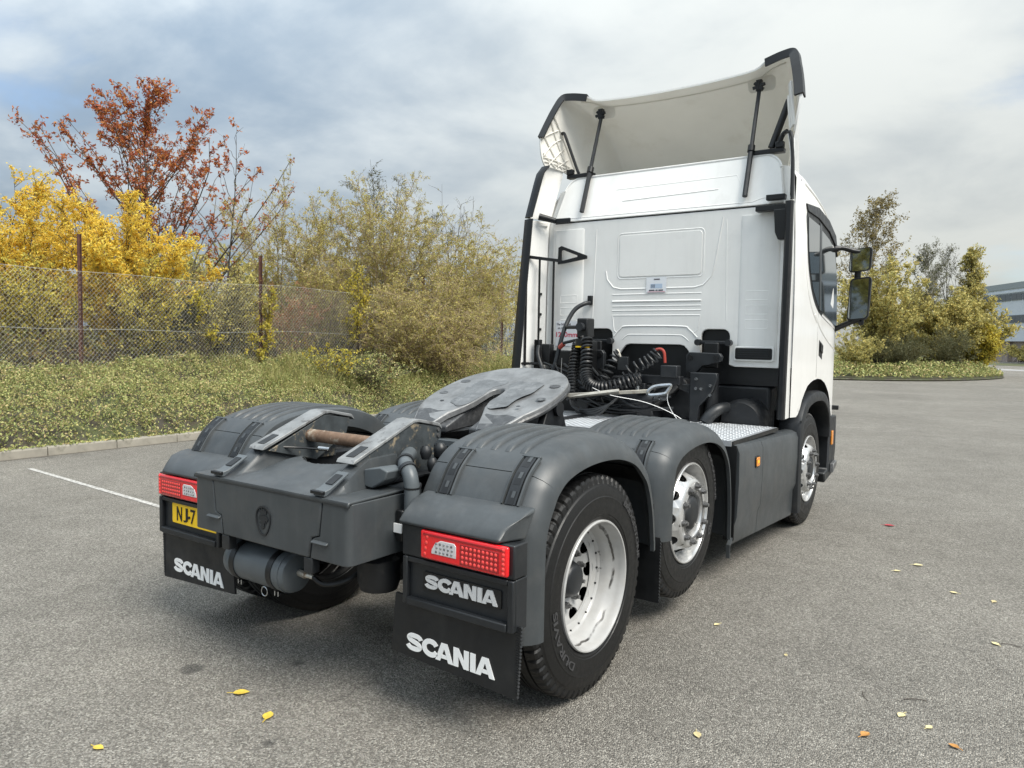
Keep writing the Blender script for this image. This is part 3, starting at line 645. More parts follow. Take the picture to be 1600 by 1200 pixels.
m = MB(); m.prism([(.02, .36), (.45, .36), (.60, .37), (.62, .42)] and [(.45, 1.08), (1.1, 1.12), (1.1, 1.33), (.62, 1.19), (.45, 1.12)], 'x', -.26, -.085); m.prism([(.45, 1.08), (1.1, 1.12), (1.1, 1.33), (.62, 1.19), (.45, 1.12)], 'x', .085, .26); m.build('lock_casting', GREASED, FW, bevel=.01)
m = MB(); m.box(-.37, .37, .42, .50, 1.0, 1.04); m.build('plate_crossmember', STEELG, FW, bevel=.004)
m = MB(); m.tube([(.44, 1.02, 1.30), (.74, 1.12, 1.348)], [.014, .014], 8); HB = m.build('release_handle', GALV, TRUCK)
m = MB(); m.bar((.42, 1.0, 1.31), (.90, 1.19, 1.352), .006, .022); m.build('handle_bar', GALV, HB, bevel=.002)
lp = [(.90+.085*a, 1.19+.03*a, 1.352+.026*b+.01*a) for a, b in [(0, -.5), (.2, -1), (1.1, -.9), (1.35, -.2), (1.5, .9), (1.3, 1.1), (.5, 1.0), (.1, .3)]]
m = MB(); m.tube(catmull(lp, 5, closed=True), .011, 8, closed=True); m.build('handle_loop', CHROME, HB)

# ------------------------------------------------------------------ cab shell
def tumble(z): return float(np.interp(z, [0, 1.9, 2.3, 2.7, 3.0, 3.3], [0, 0, .006, .018, .04, .08]))
def cab_w(y): return float(np.interp(y, [3.3, 4.4, 4.75, 4.95, 5.08, 5.16], [1.213, 1.222, 1.222, 1.21, 1.16, 1.02]))
def cab_top(y): return float(np.interp(y, [3.3, 3.8, 4.2, 4.5, 4.75, 4.95, 5.08, 5.16], [3.16, 3.14, 3.06, 2.95, 2.80, 2.40, 1.95, 1.55]))
def cab_bot(y): return float(np.interp(y, [3.3, 3.52, 3.60, 3.70, 3.85, 4.0, 4.2, 4.4, 4.55, 4.70, 4.80, 4.84, 5.2], [1.05, 1.04, 1.08, 1.20, 1.29, 1.33, 1.345, 1.33, 1.28, 1.18, 1.05, .95, .95]))
def cab_x(y, z): return cab_w(y)-tumble(z)
ys = sorted(set([3.31, 3.4, 3.5, 3.55, 3.62, 3.68, 3.75, 3.85, 3.95, 4.05, 4.2, 4.35, 4.5, 4.6, 4.68, 4.74, 4.79, 4.82, 4.86, 4.92, 4.97, 5.02, 5.06, 5.1, 5.13, 5.16]))
def lean_y(y, z): return max(y, 3.315+.36*max(0, z-2.79)) if y < 3.6 else y      # rear edge follows the leaning upper panel
cb = MB(); rings = []
for y in ys:
    zb, zt = cab_bot(y), cab_top(y); r = []
    for t in (0, .03, .12, .22, .32, .42, .52, .62, .72, .82, .89, .94):
        z = zb+(zt-zb)*t; r.append((cab_x(y, z), lean_y(y, z), z))
    xe = cab_x(y, zt)
    yl = lean_y(y, zt); r += [(xe-.03, yl, zt-.035), (xe-.09, yl, zt-.008), (xe-.2, yl, zt), (xe*.5, yl, zt+.02), (0, yl, zt+.026)]
    rings.append(r + [(-a, b, c) for a, b, c in reversed(r[:-1])])
cb.loft(rings, closed=False, caps=False); cb.add(rings[-1], [tuple(range(len(rings[-1])))]); CAB = cb.build('cab', WHITE, TRUCK, smooth=42)
# windscreen (seen only from ahead)
m = MB(); rows = []
for t in np.linspace(0, 1, 9):
    y = 4.80+.30*t; z = cab_top(y)+.004; xe = cab_x(y, z)-.12
    rows.append([(xe*k, y+.012, z+.030*(1-k*k)) for k in np.linspace(-1, 1, 13)])
m.loft(rows, closed=False, caps=False); m.build('windscreen', GLASS, CAB)
def on_side(poly, off, s, th=.006):
    mb = MB(s); n = len(poly)
    A = [(cab_x(y, z)+off, y, z) for y, z in poly]; B = [(cab_x(y, z)+off-th, y, z) for y, z in poly]
    mb.add(A+B, [tuple(range(n)), tuple(range(2*n-1, n-1, -1))] + [(i, (i+1) % n, n+(i+1) % n, n+i) for i in range(n)]); return mb
WL = [(3.70, 2.80), (3.695, 2.6), (3.72, 2.42), (3.78, 2.26), (3.90, 2.10), (4.08, 1.98), (4.30, 1.915), (4.80, 1.82), (4.99, 1.80), (4.965, 2.1), (4.88, 2.40), (4.77, 2.62), (4.5, 2.72), (4.1, 2.79)]
for s in (1, -1):
    fr = on_side([(v.x, v.y) for v in catmull([(*p, 0) for p in WL], 3, closed=True)], .003, s, .01).build('window_frame', BLACK, CAB)
    q = [(3.73, 2.755), (3.725, 2.6), (3.745, 2.44), (3.80, 2.29), (3.91, 2.14), (4.08, 2.02), (4.13, 2.0), (4.13, 2.73)]
    on_side(q, .007, s).build('quarter_pane', GLASS, CAB)
    q = [(4.20, 2.70), (4.20, 1.98), (4.32, 1.945), (4.80, 1.855), (4.95, 1.84), (4.93, 2.1), (4.85, 2.38), (4.745, 2.575), (4.5, 2.65)]
    on_side(q, .007, s).build('side_window', GLASS, CAB)
    on_side([(4.135, 2.76), (4.135, 1.98), (4.195, 1.96), (4.195, 2.74)], .012, s, .012).build('window_pillar', GREY, CAB, bevel=.003)
    tp = [(3.66, 2.86), (3.70, 2.80), (4.1, 2.79), (4.5, 2.72), (4.77, 2.62), (4.86, 2.52), (4.86, 2.60), (4.78, 2.72), (4.5, 2.83), (4.1, 2.89)]
    on_side(tp, .014, s, .016).build('window_visor', GREYD, CAB, bevel=.004)
    # door shut lines, handle recess, body crease
    on_side([(4.14, 1.97), (4.145, 1.36), (4.150, 1.36), (4.145, 1.97)], .0008, s, .002).build('door_gap', BLACK, CAB)
    on_side([(3.56, 3.05), (3.56, 1.08), (3.566, 1.08), (3.566, 3.05)], .0008, s, .002).build('panel_gap', BLACK, CAB)
    on_side([(4.21, 1.70), (4.21, 1.56), (4.34, 1.52), (4.35, 1.66)], .002, s, .004).build('door_handle_recess', BLACK, CAB)
    on_side([(4.24, 1.675), (4.24, 1.60), (4.33, 1.575), (4.335, 1.65)], .012, s, .008).build('door_handle', BLACK, CAB, bevel=.003)
    rb = MB(s); rb.tube([(cab_x(y, z)-.008, y, z) for y, z in yz_smooth([(4.03, 1.93), (4.25, 1.80), (4.6, 1.68), (4.95, 1.60)])], .014, 8); rb.build('door_crease', WHITE, CAB)
    rb = MB(s); rb.tube([(cab_x(y, z)-.008, y, z) for y, z in yz_smooth([(3.64, 3.03), (3.64, 2.6), (3.67, 2.35), (3.74, 2.15), (3.9, 1.98), (4.1, 1.86)])], .015, 8); rb.build('window_crease', WHITE, CAB)
    rb = MB(s); rb.tube([(cab_x(y, z)-.006, y, z) for y, z in yz_smooth([(3.66, 3.03), (4.1, 2.96), (4.45, 2.86), (4.72, 2.68)])], .013, 8); rb.build('gutter_crease', WHITE, CAB)
    # front wheel arch flare and bumper end
    fp = yz_smooth([(3.60, .20), (3.58, .55), (3.585, .85), (3.62, .99), (3.70, 1.09), (3.83, 1.17), (4.02, 1.207), (4.22, 1.215), (4.42, 1.20), (4.58, 1.145), (4.71, 1.04), (4.78, .90), (4.80, .76)])
    sec = [(1.05, 0), (1.12, .012), (1.20, .018), (1.236, .006), (1.246, -.03), (1.242, -.075), (1.225, -.082), (1.05, -.05)]
    P = [Vector((0, a, b)) for a, b in fp]; rg = []
    for i in range(len(P)):
        t = (P[min(i+1, len(P)-1)]-P[max(i-1, 0)]).normalized(); nr = Vector((0, -t.z, t.y))
        rg.append([(x, P[i].y+nr.y*o, P[i].z+nr.z*o) for x, o in sec])
    m = MB(s); m.loft(rg); FL = m.build('wheel_arch', GREYD, TRUCK, smooth=45)
    m = MB(s); m.box(1.235, 1.249, 3.55, 3.62, 1.0, 1.004); m.build('arch_joint', BLACK, FL)
    m = MB(s); m.prism([(4.66, .40), (4.80, .42), (4.82, .945), (5.10, .945), (5.12, .60), (5.06, .36), (4.68, .30)], 'x', .80, 1.224); BE = m.build('bumper_end', GREYD, TRUCK, bevel=.015)
    m = MB(s); m.box(1.2245, 1.238, 4.865, 4.93, .66, .80); m.build('side_marker', AMBER, BE, bevel=.004)
    m = MB(s); m.prism([(4.88, .47), (5.02, .49), (5.02, .44), (4.86, .38)], 'x', 1.2245, 1.262); m.build('boarding_step', BOLT, BE, bevel=.006)
    m = MB(s); m.bar((1.10, 5.06, 1.02), (1.245, 5.08, 1.02), .04, .045); m.build('corner_grip', BLACK, BE, bevel=.006)
m = MB(); m.prism([(5.0, .32), (5.20, .36), (5.22, .95), (5.0, .95)], 'x', -.98, .98); m.build('front_bumper', GREYD, TRUCK, bevel=.03, seg=3)

# ------------------------------------------------------------------ mirrors
for s in (1, -1):
    m = MB(s); m.tube(catmull([(1.17, 4.74, 2.58), (1.27, 4.78, 2.60), (1.36, 4.84, 2.575), (1.45, 4.88, 2.56)], 5), [.035]*4+[.024]*12, 10); MA = m.build('mirror_arm', BLACK, TRUCK)
    m = MB(s); m.tube(catmull([(1.18, 4.92, 1.80), (1.27, 4.90, 1.845), (1.36, 4.88, 1.885), (1.44, 4.88, 1.91)], 5), .026, 10); m.build('mirror_stay', BLACK, MA)
    m = MB(s); m.tube([(1.40, 4.90, 1.95), (1.40, 4.90, 2.55)], .03, 10); m.build('mirror_post', BLACK, MA)
    for z0, z1, x0, x1 in ((2.375, 2.60, 1.33, 1.525), (1.905, 2.315, 1.335, 1.525)):
        pl = [(a+(x0+x1)/2, b+(z0+z1)/2) for a, b in rrect(x1-x0, z1-z0, .035, 4)]
        pl = [(x+.010*(z-(z0+z1)/2)/.2, z+.10*(x-(x0+x1)/2)) for x, z in pl]
        m = MB(s); rg = []
        for y, k in ((4.85, 1.0), (4.87, 1.02), (4.92, .97), (4.96, .82), (4.98, .55)):
            cx, cz = (x0+x1)/2, (z0+z1)/2; rg.append([(cx+(x-cx)*k, y, cz+(z-cz)*k) for x, z in pl])
        m.loft(rg); HS = m.build('mirror_head', BLACK, TRUCK, smooth=50)
        cx, cz = (x0+x1)/2, (z0+z1)/2
        m = MB(s); m.prism([(cx+(x-cx)*.9, cz+(z-cz)*.93) for x, z in pl], 'y', 4.846, 4.853)
        m.v = [(x, y+.05*(x-cx), z) for x, y, z in m.v]; m.build('mirror_glass', MIRROR, HS)
    m = MB(s); m.lathe([(-.03, 0), (-.03, .02), (.0, .028), (.03, .02), (.03, 0)], (1.45, 4.90, 1.885), 'z', 12); m.build('mirror_knob', BLACK, MA)

# ------------------------------------------------------------------ rear wall of the cab
YW = 3.30
def arc_pts(cx, cz, r, a0, a1, n=6): return [(cx+r*math.cos(R(a0+(a1-a0)*k/n)), cz+r*math.sin(R(a0+(a1-a0)*k/n))) for k in range(n+1)]
def slotcut(xa, xb, ztop, zb): r = .06; return [(xb, zb), *arc_pts(xb-r, ztop-r, r, 0, 90, 4), *arc_pts(xa+r, ztop-r, r, 90, 180, 4), (xa, zb)]
op_ = [(.388, 1.46), (.375, 1.50), (.31, 1.595), (.28, 1.625), (.24, 1.635), (-.25, 1.635), (-.29, 1.625), (-.32, 1.595), (-.385, 1.50), (-.398, 1.46)]
wallp = [(-1.115, 2.800), (1.115, 2.800), (1.12, 1.50), (1.105, 1.455), (.74, 1.455)] + slotcut(.435, .690, 1.775, 1.47) + op_ + slotcut(-.690, -.435, 1.775, 1.47) + [(-.74, 1.455), (-1.105, 1.455), (-1.12, 1.50)]
m = MB(); m.prism(wallp, 'y', YW, YW+.035); WALL = m.build('rear_wall', WHITE, TRUCK, bevel=.006)
def tilt(V): return [(x*(1-.20*max(0, z-2.81)), y+.33*max(0, z-2.81), z) for x, y, z in V]      # upper panel leans forward
ut = [(-1.105, 2.812), (1.105, 2.812)] + arc_pts(.99, 3.13, .125, 0, 90, 6) + arc_pts(-.99, 3.13, .125, 90, 180, 6)
m = MB(); m.prism(ut, 'y', YW-.012, YW+.035); m.v = tilt(m.v); UP = m.build('upper_panel', WHITE, WALL, bevel=.008, seg=3)
m = MB(); m.tube(tilt([(x, YW-.008, z) for x, z in ut[2:]]), .012, 8); m.build('panel_roll', WHITE, WALL)
m = MB(); m.box(-1.10, 1.10, YW+.012, YW+.03, 2.79, 2.82); m.build('seam_backing', GREYD, WALL)
def bead(pts, r=.008, closed=False, name='pressed_bead', y=None, parent=None):
    m = MB(); m.tube(tilt([(x, (YW if y is None else y)+.0035, z) for x, z in pts]), r, 6, closed=closed); return m.build(name, WHITE, parent or WALL)
def rr(cx, cz, w_, h_, r): return [(a+cx, b+cz) for a, b in rrect(w_, h_, r, 4)]
# shallow raised field and pressed lines as on the real wall
m = MB(); fld = [(-.80, 2.735), (.80, 2.735), (.755, 2.2), (.75, 1.95), (.70, 1.82), (.60, 1.80)] ; 
m = MB(); m.prism(rr(.02, 2.45, .80, .385, .035), 'y', YW-.006, YW-.001); m.build('raised_field', WHITE, WALL, bevel=.004)
bead(rr(.02, 2.45, .835, .42, .04), .007, True)
bead([(-.52, 2.32), (-.505, 2.24), (-.44, 2.165), (-.36, 2.145), (.36, 2.145), (.44, 2.165), (.51, 2.24), (.54, 2.35), (.60, 2.74)], .009)
for z in (2.095, 2.03, 1.985, 1.945): bead([(-.445, z), (.425, z)], .0075 if z != 2.03 else .012)
bead([(-.44, 1.90), (.42, 1.90)], .007); bead([(-.44, 1.90), (-.42, 1.76), (-.385, 1.735)], .007); bead([(.42, 1.90), (.40, 1.77), (.37, 1.745)], .007)
bead([(v.x, v.y) for v in catmull([(-.42, 1.70, 0), (-.35, 1.775, 0), (-.27, 1.80, 0), (.24, 1.80, 0), (.32, 1.775, 0), (.40, 1.70, 0)], 4)], .010)
bead([(v.x, v.y) for v in catmull([(-.33, 1.675, 0), (-.28, 1.715, 0), (-.2, 1.722, 0), (.2, 1.722, 0), (.27, 1.71, 0), (.32, 1.67, 0)], 4)], .007)
for sx in (1, -1):
    for x0, x1 in ((.76, .80),): 
        m = MB(sx); m.prism([(x0, YW-.001), (x0+.02, YW-.014), (1.07, YW-.014), (1.09, YW-.001)], 'z', 1.52, 2.735); m.build('side_field', WHITE, WALL, bevel=.003)
    bead([(sx*.63, 2.72), (sx*.655, 1.85)], .007)
    for z in (2.085, 1.965, 1.845):
        m = MB(sx); m.tube([(a, YW-.0105, b) for a, b in rr(.915, z-.025, .19, .075, .008)], .0055, 6, closed=True); m.build('louvre_pressing', WHITE, WALL)
bead([(-.40, 2.972), (.55, 2.99)], .008, y=YW-.012); bead([(-.62, 2.86), (-.5, 3.09), (.72, 3.10), (.80, 2.90)], .006, y=YW-.012); bead([(-.95, 2.845), (.85, 2.845), (.93, 2.87), (1.06, 2.88)], .007, y=YW-.012)
# vent, sticker, notice
m = MB(); m.prism(rr(.905, 1.57, .34, .125, .02), 'y', YW-.022, YW-.014); VT = m.build('vent_surround', WHITE, WALL, bevel=.004)
m = MB(); m.prism(rr(.905, 1.57, .31, .096, .015), 'y', YW-.028, YW-.0225); m.build('vent', BLACK, VT, bevel=.002)
for k in range(4): m = MB(); m.box(.775, 1.035, YW-.033, YW-.0285, 1.538+k*.019, 1.547+k*.019); m.build('vent_slat', GREYD, VT)
m = MB(); m.box(-.098, .098, YW-.0085, YW-.0065, 2.105, 2.245); ST = m.build('sticker', STICK, WALL)
m = MB(); m.box(-.055, .06, YW-.0095, YW-.0087, 2.145, 2.185); m.build('sticker_panel', BLUEP, ST)
for k in range(4): m = MB(); m.box(-.050+k*.011, -.046+k*.011, YW-.0105, YW-.0097, 2.150, 2.180); m.build('sticker_mark', DARKP, ST)
for x0_, x1_ in ((-.070, -.015), (-.006, .016), (.022, .068)): m = MB(); m.box(x0_, x1_, YW-.0098, YW-.0087, 2.121, 2.132); m.build('sticker_print', DARKP, ST)
m = MB(); m.box(-.085, .085, YW-.0098, YW-.0087, 2.111, 2.114); m.build('sticker_print', REDP, ST)
m = MB(); m.box(-.024, .034, YW-.0098, YW-.0087, 2.221, 2.231); m.build('sticker_print', DARKP, ST)
m = MB(); m.box(-1.055, -.80, YW-.0175, YW-.0155, 1.60, 1.845); NO = m.build('notice', STICK, WALL)
for b_, x, z, w_, h_, mt in (('The 5th wheel', -1.045, 1.805, .16, .022, DARKP), ('on the', -1.03, 1.768, .075, .022, DARKP), ('1250mm', -1.047, 1.690, .235, .05, REDP)):
    text_on('notice_print', b_, mt, NO, (x, YW-.018, z), (w_, 0, 0), (0, 0, h_), (0, -1, 0), .001, .012)
for s in (1, -1):       # white return between wall and collar
    m = MB(s); m.prism([(1.09, 1.46), (1.203, 1.46), (1.20, 2.3), (1.185, 2.8), (1.13, 3.14), (1.0, 3.16), (1.09, 2.8)], 'y', 3.338, 3.348); m.v = [(x, y+.33*max(0, z-2.81), z) for x, y, z in m.v]; m.build('corner_return', WHITE, WALL)
# dark cavity behind the openings: engine cover, tunnel and cab floor
m = MB(); m.box(-1.10, 1.10, 3.42, 5.0, 1.36, 1.44); m.build('cab_floor', BLACK, TRUCK)
m = MB(); m.box(-1.15, 1.15, 3.345, 3.41, 1.30, 1.85); m.build('tunnel_panel', BLACK, TRUCK)
m = MB(); m.prism([(-.42, .75), (.42, .75), (.45, 1.2), (.35, 1.34), (-.35, 1.34), (-.45, 1.2)], 'y', 3.15, 4.9); m.build('engine_cover', CHASSIS, TRUCK, bevel=.02)
m = MB(); m.box(.5, 1.04, 3.35, 3.52, .70, 1.30); m.build('inner_wing', CHASSIS, TRUCK, bevel=.03)
m = MB(); m.box(-1.04, -.5, 3.35, 3.52, .70, 1.30); m.build('inner_wing', CHASSIS, TRUCK, bevel=.03)

# ------------------------------------------------------------------ side collars with rubber edge strips
def collar(s, rows, name, kw=1.0):
    """rows: (z, rear xy, front xy)"""
    m = MB(s); rg = []
    for z, (xa, ya), (xb, yb) in rows:
        d = Vector((xb-xa, yb-ya)); d.normalize(); nn = Vector((-d.y, d.x))*.018
        if nn.x > 0: nn = -nn
        rg.append([(xa, ya, z), ((xa+xb)/2+.006, (ya+yb)/2, z), (xb, yb, z), (xb+nn.x, yb+nn.y, z), ((xa+xb)/2+nn.x, (ya+yb)/2+nn.y, z), (xa+nn.x, ya+nn.y, z)])
    m.loft(rg); C_ = m.build(name, WHITE, TRUCK, smooth=40)
    st = MB(s); rg = []
    for z, (xa, ya), (xb, yb) in rows:
        d = (Vector((xa-xb, ya-yb))).normalized(); nn = Vector((d.y, -d.x))
        if nn.x < 0: nn = -nn
        c = Vector((xa, ya))
        pts = [c+nn*.012-d*.035, c+nn*.010+d*.01, c+nn*-.005*kw+d*.022, c-nn*.035*kw+d*.016, c-nn*.050*kw-d*.005, c-nn*.045*kw-d*.02, c-nn*.02*min(kw, 1)-d*.012, c-nn*.018*min(kw, 1)-d*.035]
        rg.append([(p.x, p.y, z) for p in pts])
    st.loft(rg); st.build('edge_strip', BLACK, C_, smooth=40); return C_
def rowz(zs, ra, fa):
    return [(z, (float(np.interp(z, [k[0] for k in ra], [k[1] for k in ra])), float(np.interp(z, [k[0] for k in ra], [k[2] for k in ra]))), (float(np.interp(z, [k[0] for k in fa], [k[1] for k in fa])), float(np.interp(z, [k[0] for k in fa], [k[2] for k in fa])))) for z in zs]
fr_ = [(1.0, 1.207, 3.305), (2.3, 1.20, 3.305), (2.8, 1.185, 3.31), (3.3, 1.13, 3.46)]
CR = collar(1, rowz(np.linspace(1.05, 2.80, 12), [(1.05, 1.215, 3.08), (2.4, 1.21, 3.13), (2.8, 1.205, 3.15)], fr_), 'side_collar')
collar(1, rowz(np.linspace(2.815, 3.36, 8), [(2.8, 1.205, 3.15), (3.1, 1.195, 3.175), (3.25, 1.175, 3.20), (3.36, 1.14, 3.26)], fr_), 'side_collar', .3)
# nearside collar stands open on its arms
lr = [(1.05, 1.375, 2.98), (1.3, 1.37, 2.99), (2.0, 1.345, 3.04), (2.84, 1.31, 3.10), (3.1, 1.275, 3.155), (3.28, 1.255, 3.20), (3.36, 1.215, 3.24)]
CL = collar(-1, rowz(np.linspace(1.05, 2.83, 12), lr, fr_), 'side_collar', 2.6)
CU = collar(-1, rowz(np.linspace(2.85, 3.36, 8), lr, fr_), 'side_collar', 2.1)
for k in range(13):          # lattice ribs inside the nearside collar
    z0 = 1.45+k*.10
    for d in (0, 1):
        a = (-1.245, 3.215, z0 + (.10 if d else 0)); b = (-1.205, 3.275, z0+(.0 if d else .10)); m = MB(); m.bar(a, b, .006, .02); m.build('lattice_rib', WHITE, CL)
m = MB(); m.tube([(-1.24, 3.21, 1.40), (-1.225, 3.225, 2.78)], .008, 6); m.build('lattice_edge', WHITE, CL)
for k, z in enumerate((1.75, 1.9, 2.1)): m = MB(); m.box(-1.225, -1.20, 3.225, 3.245, z, z+.025); m.build('clip', BLACK, CL)
m = MB(); m.bar((-1.28, 3.14, 2.80), (-1.17, 3.28, 2.80), .012, .03); m.build('collar_flange', WHITE, CL)
# arms and hinges
m = MB(); m.tube([(-1.20, 3.16, 2.865), (-1.06, 3.24, 2.825)], [.035, .026], 10); A1 = m.build('collar_arm', BLACK, TRUCK)
m = MB(); m.bar((-1.08, 3.24, 2.822), (-.90, 3.26, 2.822), .02, .045); m.build('arm_bracket', BLACK, A1, bevel=.003)
tri = [(-1.02, 2.40), (-1.015, 2.56), (-.98, 2.575), (-.70, 2.47), (-.70, 2.44), (-.95, 2.405)]; tin = [(-.985, 2.435), (-.985, 2.53), (-.965, 2.538), (-.80, 2.475), (-.80, 2.462), (-.95, 2.435)]
m = MB(); A = [(x, 3.235, z) for x, z in tri]; B = [(x, 3.235, z) for x, z in tin]; A2 = [(x, 3.255, z) for x, z in tri]; B2 = [(x, 3.255, z) for x, z in tin]
m.loft([A, B, B2, A2], closed=True, caps=False, wrap=True); A2_ = m.build('collar_arm', BLACK, TRUCK)
m = MB(); m.bar((-1.30, 3.10, 2.475), (-.98, 3.245, 2.43), .014, .03); m.build('arm_link', BLACK, A2_)
for x, y in ((-1.18, 3.16), (-1.055, 3.22)):
    m = MB(); m.tube([(x, y, 1.42), (x, y, 2.45)], .011, 8); m.build('stay_rod', BLACK, TRUCK)
m = MB(); m.tube([(-1.285, 3.085, 1.40), (-1.285, 3.085, 2.48)], .012, 8); m.build('stay_rod', BLACK, TRUCK)
m = MB(); m.box(-1.21, -1.15, 3.13, 3.19, 1.05, 1.66); m.build('stay_bracket', BLACK, TRUCK, bevel=.005)
m = MB(); m.tube([(-1.35, 3.06, 1.42), (-.95, 3.2, 1.43)], .014, 8); m.build('stay_rod', BLACK, TRUCK)
m = MB(); m.box(.98, 1.13, 3.21, 3.275, 2.832, 2.875); HG = m.build('collar_hinge', BLACK, TRUCK, bevel=.004)
m = MB(); m.box(.90, 1.16, 3.20, 3.28, 2.745, 2.79); m.build('hinge_plate', BLACK, HG, bevel=.004)
m = MB(); m.prism([(1.06, 2.744), (1.175, 2.744), (1.17, 2.56), (1.15, 2.50), (1.10, 2.50), (1.075, 2.56)], 'y', 3.16, 3.24); m.build('hinge_strut', BLACK, HG, bevel=.006)
for z in (1.55, 1.9): m = MB(); m.box(1.14, 1.19, 3.2, 3.26, z, z+.05); m.build('collar_catch', BLACK, TRUCK, bevel=.004)

# ------------------------------------------------------------------ roof deflector
C0h = [(1.19, 3.22, 3.36), (1.215, 3.19, 3.46), (1.236, 3.20, 3.64), (1.205, 3.27, 3.79), (1.165, 3.34, 3.94), (1.115, 3.41, 4.065), (1.01, 3.435, 4.075), (.86, 3.465, 4.05), (.76, 3.485, 4.005), (.5, 3.50, 3.988), (.25, 3.51, 3.982)]
C0 = [(-x, y, z) for x, y, z in C0h] + [(0, 3.512, 3.98)] + list(reversed(C0h)); C0 = C0[::-1]
C1h = [(1.02, 3.75, 3.14), (1.01, 3.85, 3.13), (.99, 3.98, 3.115), (.97, 4.12, 3.09), (.94, 4.3, 3.05), (.92, 4.45, 3.0), (.90, 4.55, 2.97), (.80, 4.62, 2.95), (.68, 4.67, 2.93), (.45, 4.72, 2.91), (.22, 4.75, 2.9)]
C1 = [(-x, y, z) for x, y, z in C1h] + [(0, 4.755, 2.9)] + list(reversed(C1h)); C1 = C1[::-1]
def shell(off, shrinkv=0):
    rows = []; nv = 14; A = catmull(C0, 3); B = catmull(C1, 3); n = len(A)
    for j in range(nv+1):
        v = j/nv*(1-shrinkv); a = v*PI/2; r = []
        for p, q in zip(A, B): r.append(Vector((p.x+(q.x-p.x)*math.sin(a), p.y+(q.y-p.y)*math.sin(a), q.z+(p.z-q.z)*math.cos(a))))
        rows.append(r)
    if off:
        out = []
        for j in range(nv+1):
            r = []
            for i in range(n):
                du = rows[j][min(i+1, n-1)]-rows[j][max(i-1, 0)]; dv = rows[min(j+1, nv)][i]-rows[max(j-1, 0)][i]
                nn = du.cross(dv)
                nn.normalize()
                c = Vector((0, 3.6, 3.2)) - rows[j][i]
                if nn.dot(c) < 0: nn = -nn
                r.append(rows[j][i]+nn*off)
            out.append(r)
        rows = out
    return rows
o_rows = shell(0); i_rows = shell(.016)
m = MB(); m.loft(o_rows, closed=False, caps=False); m.loft([o_rows[0], i_rows[0]], closed=False, caps=False); DF = m.build('roof_deflector', SHELL, TRUCK, smooth=50)
m = MB(); m.loft(i_rows, closed=False, caps=False); LN = m.build('deflector_liner', CREAM, DF, smooth=50)
